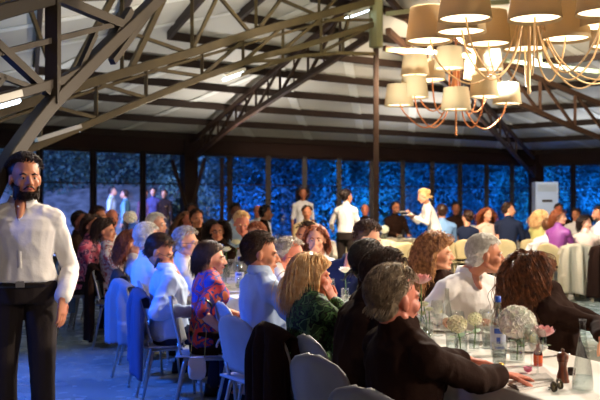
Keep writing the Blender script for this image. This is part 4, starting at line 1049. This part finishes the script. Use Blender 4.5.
# --- tables by the windows
B = []
def bg(*a, **k): k.setdefault('lod', 1); p = person(*a, **k); B.append(p); return p
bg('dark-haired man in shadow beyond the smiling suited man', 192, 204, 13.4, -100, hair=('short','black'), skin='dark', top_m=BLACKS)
bg('man in a pale shirt smiling, seated in front of the windows', 236, 204, 12.8, -60, yaw=-70, hair=('short','black'), skin='dark', top_m=BSHIRT)
bg('red-faced guest with cropped hair behind the man in black', 258, 205, 15.8, -80, hair=('bald','dark'), skin='red', top_m=GREYT)
b3 = bg('dark-haired man in a black sweater sitting side on', 266, 206, 14.0, 10, hair=('short','black'), skin='tan', top_m=BLACKS)
bg('woman in a grey top standing before the windows', 303, 188, 16.8, -85, hair=('long','black'), hlen=.2, skin='dark', top_m=GREYT, woman=True, stand=True, sleeve='short')
bg('dark-haired man in a beige jacket facing the room', 307, 206, 14.8, -85, hair=('short','dark'), skin='tan', top_m=BEIGE, low_m=KHAKI)
bg('waitress in a white blouse and black trousers standing with her back turned', 347, 190, 14.2, 62, yaw=35, hair=('updo','black'), skin='tan', top_m=WSHIRT, woman=True, stand=True, bun=True, lod=2, L={'to':(gx(333,14.3),14.55,1.02)}, R={'to':(gx(360,14.0),14.35,1.05)})
bg('bald man with a reddish face seated behind the table', 365, 204, 17.2, -95, hair=('bald','dark'), skin='red', top_m=BLACKS)
bg('man with a dark beard and glasses seated by the thin post', 396, 202, 17.2, -70, hair=('short','black'), skin='tan', beard='black', glasses=True, top_m=BLACKS)
w2 = bg('fair-haired waitress in white bending sideways to serve a table', 421, 190, 14.4, 178, yaw=185, pitch=-.35, hair=('updo','blonde'), bun=True, skin='fair', top_m=WSHIRT, woman=True, stand=True, lod=2, chest=(gx(427,14.5),14.5,1.38), hip=(gx(437,14.6),14.55), R={'to':(gx(411,14.5),14.6,1.27)}, L={'to':(gx(413,14.5),14.25,1.22)})
b10 = bg('man in a pale blue shirt seated with his back turned', 442, 205, 14.6, 85, hair=('short','dark'), skin='tan', top_m=LBLUE)
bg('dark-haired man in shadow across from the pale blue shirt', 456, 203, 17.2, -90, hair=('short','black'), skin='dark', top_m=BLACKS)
b12 = bg('woman with bare arms in a dark dress, back turned', 467, 211, 14.6, 75, yaw=120, hair=('updo','dark'), bun=True, skin='fair', top_m=NAVY, woman=True, sleeve='none')
bg('woman with long auburn hair and bare shoulders facing the room', 488, 208, 14.7, -75, hair=('long','auburn'), skin='fair', top_m=ROSE, woman=True, sleeve='none', nstr=240)
b14 = bg('dark-haired man in a navy suit seated side on beside the air conditioner', 509, 203, 14.6, 62, yaw=-5, hair=('short','dark'), skin='fair', top_m=NAVY, collar=False)
b15 = bg('blonde woman in an olive top seated by the white-draped chair', 541, 210, 14.6, 40, yaw=30, hair=('long','blonde'), hlen=.26, skin='fair', top_m=OLIVE, woman=True, nstr=260)
b16 = bg('guest in white with blue jeans between the blonde and the purple blouse', 549, 219, 13.75, 60, yaw=40, hair=('short','brown'), skin='fair', top_m=WSHIRT, low_m=JEANS)
b17 = bg('woman in a purple satin blouse with auburn hair', 560, 210, 13.2, 40, yaw=-45, hair=('long','auburn'), hlen=.22, skin='fair', top_m=PURPLE, woman=True, nstr=260, lod=2)
bg('dark-haired guest seated behind the purple blouse', 559, 204, 17., -100, hair=('short','black'), skin='red', top_m=BLACKS)
bg('dark-haired man in an open white shirt facing the purple blouse', 576, 209, 16.6, -120, hair=('short','dark'), skin='tan', top_m=WSHIRT)
b20 = bg('smiling dark-haired woman in a blush blouse', 586, 216, 13.2, 60, yaw=-60, hair=('long','black'), hlen=.16, skin='fair', top_m=ROSE, woman=True, lod=2)
bg('bearded man in a white shirt at the edge of the view', 598, 207, 14.0, 185, hair=('short','dark'), skin='tan', beard='dark', top_m=WSHIRT)
bg('guest in a dark jacket with hands raised, between two round tables', 532, 216, 16.6, -100, hair=('short','dark'), skin='tan', top_m=NAVY)
# --- strollers outside
for px, top, th, c, l, hr in ((113,187,0,GREYT,'person in pale grey walking on the pale ground outside','black'),(124,190,180,mat('dull_turquoise', (92,128,134), .8),'person in pale turquoise facing the one in pale grey outside','dark'),(145,190,-90,mat('dark_plum', (90,50,66), .8),'person in dark plum standing outside by the window bar','dark'),(153,188,-80,mat('dark_violet', (66,54,92), .8),'person in dark violet in the middle of the trio outside','black'),(164,190,-100,BLACKS,'person in black at the end of the trio outside','black')):
    bg(l, px, top, 23., th, hair=('short',hr), skin='tan', top_m=c, stand=True, woman=px > 140)
# --- chairs and what hangs on them
lab = {id(F1):'grey plastic chair under the man in black with the gold watch', id(F2):'grey plastic chair with its broad curved back next to the black jacket', id(F2b):'grey chair hidden beneath the dark-haired guest leaning in',
 id(F3):'grey chair of the blonde woman with a black jacket over it', id(F4):'grey-blue plastic chair behind the pale blue shirt in profile', id(F4b):'grey chair of the grey-bearded man in white', id(F5):'grey chair of the bobbed woman in the bold print',
 id(F6):'grey chair of the bespectacled man with pale jackets hung on it', id(F7):'grey chair of the grey-haired woman with glasses', id(F8):'grey chair of the white-shirted guest seen from behind', id(F9):'grey chair of the older guest with cropped pale hair',
 id(F10):'grey chair of the woman with wavy light brown hair', id(F11):'grey chair of the woman in the floral blouse', id(F12):'grey chair of the woman in the pink print', id(F13):'grey chair of the man in the light blue shirt', id(F14):'grey chair of the balding man', id(F15):'grey chair at the far end of the left row'}
for p in (F1,F2,F2b,F3,F4,F4b,F5,F6,F7,F8,F9,F10,F11,F12,F13,F14,F15):
    o, c = sit(p, 'grey', lab[id(p)], turn={id(F2):16,id(F1):20,id(F4):14,id(F5):-16}.get(id(p),0), g='chairs along the aisle side of the long table'); p['c'] = c
for p, l in ((R1,'tan plastic chair of the woman with dark curls'),(R2,'tan chair of the white-haired man'),(R3,'tan chair of the woman with light brown curls'),(R4,'tan chair of the navy-suited man bowing his head'),(R5,'tan chair of the auburn woman in white'),(R6,'tan chair of the half-hidden guest'),(R7,'tan chair of the guest leaning in'),(R8,'tan chair of the guest with the updo'),(R9,'tan chair of the smiling woman with curls'),(R10,'tan chair of the smiling man in the suit'),(R11,'tan chair of the reddish-haired woman')):
    sit(p, 'cream', l, g='chairs along the far side of the long table')
for i, p in enumerate(B):
    if p['root']['hz'] < .6: p['n'] = i; sit(p, 'cream', 'cream plastic chair under the '+' '.join(p['root']['label'].split(',')[0].split()[:10]), g='cream chairs round the window tables')
def drp(p, m, label, **k): q = p['c']; return drape(q.x, q.y, math.degrees(p['th']), m, label, **k)
drp(F3, BLACKS, 'black jacket draped over the chair of the blonde woman', back=.72, width=.50, seed=2)
drp(F6, mat('dark_denim', (62,76,110), .85, bump=.3, bscale=120), 'denim jacket draped over the chair of the bespectacled man', back=.55, width=.50, seed=3)
drp(F8, mat('slate_cloth', (124,128,142), .85), 'pale grey jacket draped on the chair behind the denim one', back=.5, width=.46, seed=4)
drp(F10, DGREY, 'dark wrap draped on the chair of the wavy-haired woman', back=.6, width=.48, seed=5)
drp(F11, BLACKS, 'black coat hanging to the floor from the chair of the floral blouse', back=.74, width=.50, seed=6, name='draped_coat', cat='coat')
drp(F12, LBLUE, 'pale blue wrap hanging from the chair of the pink print', back=.6, width=.46, seed=7, name='draped_wrap', cat='wrap')
# handbag of the bobbed woman
q = V(gx(197,5.55),5.55,.42); root = empty('handbag', q, 'small pale handbag hanging by its strap below the bobbed woman', 'bag')
mb = MB(); mb.rings([ring(q+V(0,0,z), V(1,0,0), V(0,1,0), a, b_, 18, .7) for z, a, b_ in ((-.095,.03,.010),(-.085,.052,.020),(-.04,.062,.028),(.02,.058,.026),(.05,.048,.018),(.055,.044,.012))]); link('bag_body', mb, mat('pale_leather', (196,190,186), .5), root)
mb = MB(); mb.rings([[q+V(x,-.03-.0*z,z) for x in (-w_,w_)] for z, w_ in ((.054,.046),(.01,.055),(-.02,.035),(-.03,.01))], cap=False, closed=False); link('flap', mb, mat('pale_leather', (196,190,186), .5), root, fix=False)
mb = MB(); mb.tube([q+V(-.045,0,.05), q+V(-.03,.02,.20), q+V(.02,.03,.34), q+V(.06,.02,.22), q+V(.05,0,.05)], .003, 6); link('strap', mb, GOLD, root)
# bangle and armband of the bobbed woman
a, e, w, hd, n, cu = F5['arms'][1]
for c, d, rr, l, nm, ct, mm in ((a.lerp(e,.72), (e-a).normalized(), .046, 'dark armband round the upper arm of the bobbed woman', 'armband', 'armband', BELTM), (e.lerp(w,.9), (w-e).normalized(), .032, 'dark bracelet on the wrist of the bobbed woman', 'bracelet', 'bracelet', BELTM)):
    q = d.orthogonal().normalized(); z = d.cross(q); mb = MB()
    mb.rings([[c+d*o+(q*cos(t)+z*sin(t))*r_ for t in [2*pi*j/20 for j in range(20)]] for o, r_ in ((-.008,rr-.002),(-.008,rr+.003),(.008,rr+.003),(.008,rr-.002))], cap=False); tag(link(nm, mb, mm), l, ct)
# plates carried by the serving waitress
for s, l in ((1,'white plate held out in the far hand of the bending waitress'),(-1,'white plate held in the near hand of the bending waitress')):
    w = w2['arms'][s][2]; plate(w+V(-.12,0,.03), l, None)
# empty chairs, some with cloths, near the window tables
for x, Y, th, k, l, g in ((402,13.4,100,'cream','cream plastic chair standing empty in front of the cream-clothed table',0),(383,14.2,80,'cream','cream chair draped in cream cloth by the thin post',0),(532,13.6,110,'cream','cream chair under the white cloth behind the olive top',0),(570,12.8,95,'cream','cream chair under the long cream cloth behind the purple blouse',0),(603,12.6,85,'cream','cream chair under the black coat at the edge of the view',0),(447,13.9,90,'cream','cream chair with its back to the room under the pale blue shirt',0)):
    if x in (447,): continue
    chair(gx(x,Y), Y, th, l, k)
drape(gx(383,14.2), 14.2, 80, CREAMJ, 'cream cloth draped over a chair by the thin post', back=.62, width=.52, seed=9, name='draped_cloth', cat='cloth')
drape(gx(532,13.6), 13.6, 110, WSHIRT, 'white cloth draped over a chair behind the olive top', back=.6, width=.52, seed=10, name='draped_cloth', cat='cloth')
drape(gx(570,12.8), 12.8, 95, CREAMJ, 'long cream cloth draped over a chair below the purple blouse', back=.74, width=.56, seed=11, name='draped_cloth', cat='cloth')
drape(gx(603,12.6), 12.6, 85, BLACKS, 'long black coat draped over the chair at the edge of the view', back=.74, width=.56, seed=12, name='draped_coat', cat='coat')
# ---------------------------------------------------------------- outside and light
def leafcloud(name, c, r, n, ls, m, label, group, seed, parts=1):
    rs = np.random.RandomState(seed)
    D = rs.normal(size=(n,3)); D /= np.linalg.norm(D, axis=1)[:,None]; rad = rs.uniform(.55, 1., size=n)[:,None]**.6
    lob = 1+.25*np.sin(D[:,:1]*5+seed)*np.cos(D[:,2:3]*6+seed*2)+.15*np.sin(D[:,1:2]*9+seed)
    P = D*rad*np.array(r)*lob+np.array(c)
    u = rs.normal(size=(n,3)); u /= np.linalg.norm(u, axis=1)[:,None]; w = np.cross(u, D); w /= np.maximum(np.linalg.norm(w, axis=1)[:,None], 1e-5)
    s = rs.uniform(.6, 1.3, size=n)[:,None]*ls
    q = np.stack([P-u*s, P+w*s*.45, P+u*s, P-w*s*.45], 1).reshape(-1,3)
    f = np.arange(n*4).reshape(-1,4)
    me = bpy.data.meshes.new(name); me.from_pydata(q.tolist(), [], f.tolist())
    root = empty(name, (c[0], c[1], 0), label, 'tree', group)
    link('foliage', me, m, root, smooth=False, fix=False)
    mb = MB(); mb.tube([V(c[0],c[1],-.1), V(c[0]+.1,c[1],c[2]*.5), V(c[0],c[1],c[2]+r[2]*.5)], [.14,.1,.05], 8)
    for k in range(5):
        a = k*1.3+seed; mb.tube([V(c[0]+.05,c[1],c[2]*.6), V(c[0]+cos(a)*r[0]*.6, c[1]+sin(a)*r[1]*.5, c[2]+r[2]*.3)], [.06,.02], 6)
    link('trunk', mb, mat('bark', (70,52,40), .9), root)
LEAF = mat('leaf_green', (84,108,92), .6, rgb2=(40,60,50), scale=1.5)
rs = random.Random(5)
tl = ['broad tree outside the windows beside the corner post','tree with a rounded crown behind the long back windows','leafy tree seen through the windows behind the standing waitress','tree outside behind the thin roof post','tree outside behind the waiter bending over a far table','dark leafy tree outside, next before the white air conditioner','tree outside behind the air conditioner','tree outside the windows past the air conditioner','last tree outside at the edge of the view','tall tree outside behind the smiling guests']
for i, (px, Y, r, z) in enumerate([(225,24,1.6,1.6),(272,25,1.5,1.9),(320,26,1.7,1.7),(372,27,1.7,1.9),(425,28.5,1.8,1.7),(475,29.5,1.9,2.0),(525,30.5,1.9,1.8),(575,29.5,1.8,2.0),(625,28.5,2.0,1.8),(350,31,2.8,2.4)]):
    p = at(px, 200, Y); leafcloud('garden_tree', (p.x, Y, z), (r, 1.2, 1.9), 9000, .06, LEAF, tl[i], None, i)
hl = ['clipped hedge outside beyond the long back windows','clipped hedge on the slope outside the left-hand windows','hedge outside past the air conditioner']
def hedge(a, b_, h, th, label, seed, n, ls=.12):
    rs = np.random.RandomState(seed); a = np.array(a); b_ = np.array(b_); d = b_-a; L = np.linalg.norm(d); d = d/L; nn = np.array((-d[1], d[0]))
    t = rs.uniform(0, L, n); z = rs.uniform(0, h, n); q = rs.uniform(-th, th, n)
    zz = z+.25*np.sin(t*1.3)+.2*np.sin(t*3.1+z*2)
    P = np.stack([a[0]+d[0]*t+nn[0]*q, a[1]+d[1]*t+nn[1]*q, zz], 1)
    u = rs.normal(size=(n,3)); u /= np.linalg.norm(u, axis=1)[:,None]; w = rs.normal(size=(n,3)); w = np.cross(u, w); w /= np.maximum(np.linalg.norm(w, axis=1)[:,None], 1e-5)
    s = rs.uniform(.6,1.4,size=n)[:,None]*ls
    v = np.stack([P-u*s, P+w*s*.5, P+u*s, P-w*s*.5], 1).reshape(-1,3)
    me = bpy.data.meshes.new('hedge'); me.from_pydata(v.tolist(), [], np.arange(n*4).reshape(-1,4).tolist())
    o = link('hedge', me, LEAF, None, smooth=False, fix=False); tag(o, label, 'hedge', kind='stuff')
hedge((-4.5,29.5), (16,37), 6.5, .7, hl[0], 3, 60000, .085)
hedge((16,37), (26,26), 6.5, .7, hl[2], 4, 30000, .085)
hedge((-20,25), (-4.5,29.5), 5.2, .6, hl[1], 5, 36000, .08)
# pale gravel bank outside on the left
mb = MB()
R = []
for i in range(13):
    x = -18+i*1.15
    R.append([V(x, y, z+.12*sin(x*1.3+y)) for y, z in ((19.5+i*.25,-.05),(21.5+i*.25,.1),(24+i*.2,.7),(26.5+i*.2,1.9),(28+i*.2,2.3))])
mb.rings(R, cap=False, closed=False)
tag(link('hill', mb, mat('gravel_bank', (170,160,150), .95, rgb2=(110,104,96), scale=2.5, bump=.4, bscale=14)), kind='structure')
def spot(name, loc, to, energy, col, size=60, soft=.2, blend=.5):
    l = bpy.data.lights.new(name, 'SPOT'); l.energy = energy; l.color = col; l.spot_size = radians(size); l.spot_blend = blend; l.shadow_soft_size = soft
    o = bpy.data.objects.new(name, l); COL.objects.link(o); o.location = loc
    o.rotation_euler = (Vector(to)-Vector(loc)).to_track_quat('-Z', 'Y').to_euler(); return o
def point(name, loc, energy, col, soft=.2):
    l = bpy.data.lights.new(name, 'POINT'); l.energy = energy; l.color = col; l.shadow_soft_size = soft
    o = bpy.data.objects.new(name, l); COL.objects.link(o); o.location = loc; return o
BL = (.01,.12,1.)
for i, x in enumerate((-1., 2.5, 6., 9.5, 13.)):
    spot('garden_floodlight', (x, 21.5+i*1.1, .15), (x+1.2, 30+i*1.2, 2.6), (5200 if i % 2 else 3000), (.004,.12+.05*(i % 2),1.), 110, .03)
spot('garden_floodlight', (17,21,.2), (18,31,2.5), 4200, BL, 110, .03)
spot('garden_floodlight', (2.2,24.0,.2), (1.6,27,1.2), 300, (.05,.75,.8), 60, .03)
spot('garden_floodlight', (8.6,27,.2), (8.0,30,2.2), 300, (.05,.6,.9), 60, .03)
spot('garden_floodlight', (-5,18.9,3.3), (-8.5,26,1.0), 1700, (.62,.72,1.), 120, .03)
spot('garden_floodlight', (-7.5,18.,3.3), (-7.5,27,3.6), 9000, (.08,.22,1.), 110, .03)
# lamps added indoors without fittings: warm key, cool fill, blue from the left
WARM = (1.,.84,.67)
spot('added_lamp', (5.5,4.6,3.3), (0.3,5.2,1.0), 1500, WARM, 62, .12)
spot('added_lamp', (7.5,10.5,3.2), (-.5,8.5,1.0), 2300, (1.,.76,.52), 56, .15)
spot('added_lamp', (3.4,0.5,3.2), (1.2,4.6,1.0), 950, (1.,.88,.74), 60, .2)
spot('added_lamp', (1.6,11.2,3.7), (4.5,17,.9), 1900, (1.,.80,.58), 110, .15)
spot('added_lamp', (2.5,10.5,3.5), (5.,11.5,.0), 1100, (.85,.95,1.), 100, .2)
spot('added_lamp', (1.2,8.6,3.5), (.7,4.6,.7), 1000, (1.,.93,.84), 70, .15)
spot('added_lamp', (-4.2,5.6,2.7), (-2.0,6.2,.0), 1350, (.010,.13,1.), 68, .12)
spot('added_lamp', (-3.4,2.6,2.6), (-1.0,5.6,.3), 25, (.04,.16,1.), 90, .12)
spot('added_lamp', (.9,7.2,3.6), (.1,4.3,1.0), 420, (1.,.82,.6), 70, .15)
point('added_lamp', (.8,-1.6,2.7), 75, (1.,.58,.36), .6)  # warm fill added behind the camera
spot('added_lamp', (-3.9,3.2,2.1), (-1.75,4.75,1.2), 170, (.02,.14,1.), 40, .08)  # added to put blue light on the waiter
spot('added_lamp', (5.6,17.5,2.9), (6.0,20.5,1.2), 160, (.85,.9,1.), 50, .08)  # added to brighten the air conditioner
# unseen lamps added to brighten the underside of the roof
for i, (x, y, z, e, c) in enumerate(((-1.0,15.4,2.7,330,(1.,.93,.86)),(3.,18.0,2.7,330,(1.,.93,.88)),(6.8,19.5,2.7,200,(.85,.9,1.)),(-3.6,13.2,2.6,130,(.9,.92,1.)),(1.2,9.4,2.9,420,(1.,.92,.70)),(-1.2,9.8,2.5,330,(1.,.92,.78)),(-3.4,7.6,2.3,260,(.45,.68,1.)),(5.0,12.0,2.9,120,(1.,.86,.66)),(-3.6,6.0,2.4,35,(.55,.72,1.)))):
    spot('added_uplight', (x,y,z-.6), (x+.05,y,z+2), e*.42, c, 165, .1, .9)
wd = bpy.data.worlds.new('dusk'); SC.world = wd; wd.use_nodes = True
bg = wd.node_tree.nodes['Background']; bg.inputs[0].default_value = (.05,.12,.42,1); bg.inputs[1].default_value = .10
cd = bpy.data.cameras.new('camera'); cam = bpy.data.objects.new('camera', cd); COL.objects.link(cam)
cam.location = (0,0,CZ); cam.rotation_euler = (pi/2,0,0); cd.lens = 50; cd.sensor_width = 36; cd.clip_end = 200
cd.dof.use_dof = True; cd.dof.focus_distance = 4.3; cd.dof.aperture_fstop = 4.
SC.camera = cam
vs = SC.view_settings; vs.view_transform = 'Standard'; vs.look = 'None'; vs.gamma = 1; vs.use_curve_mapping = False; vs.exposure = 0.0
SC.cycles.max_bounces = 6; SC.cycles.transparent_max_bounces = 12
SC.cycles.sample_clamp_indirect = 6.
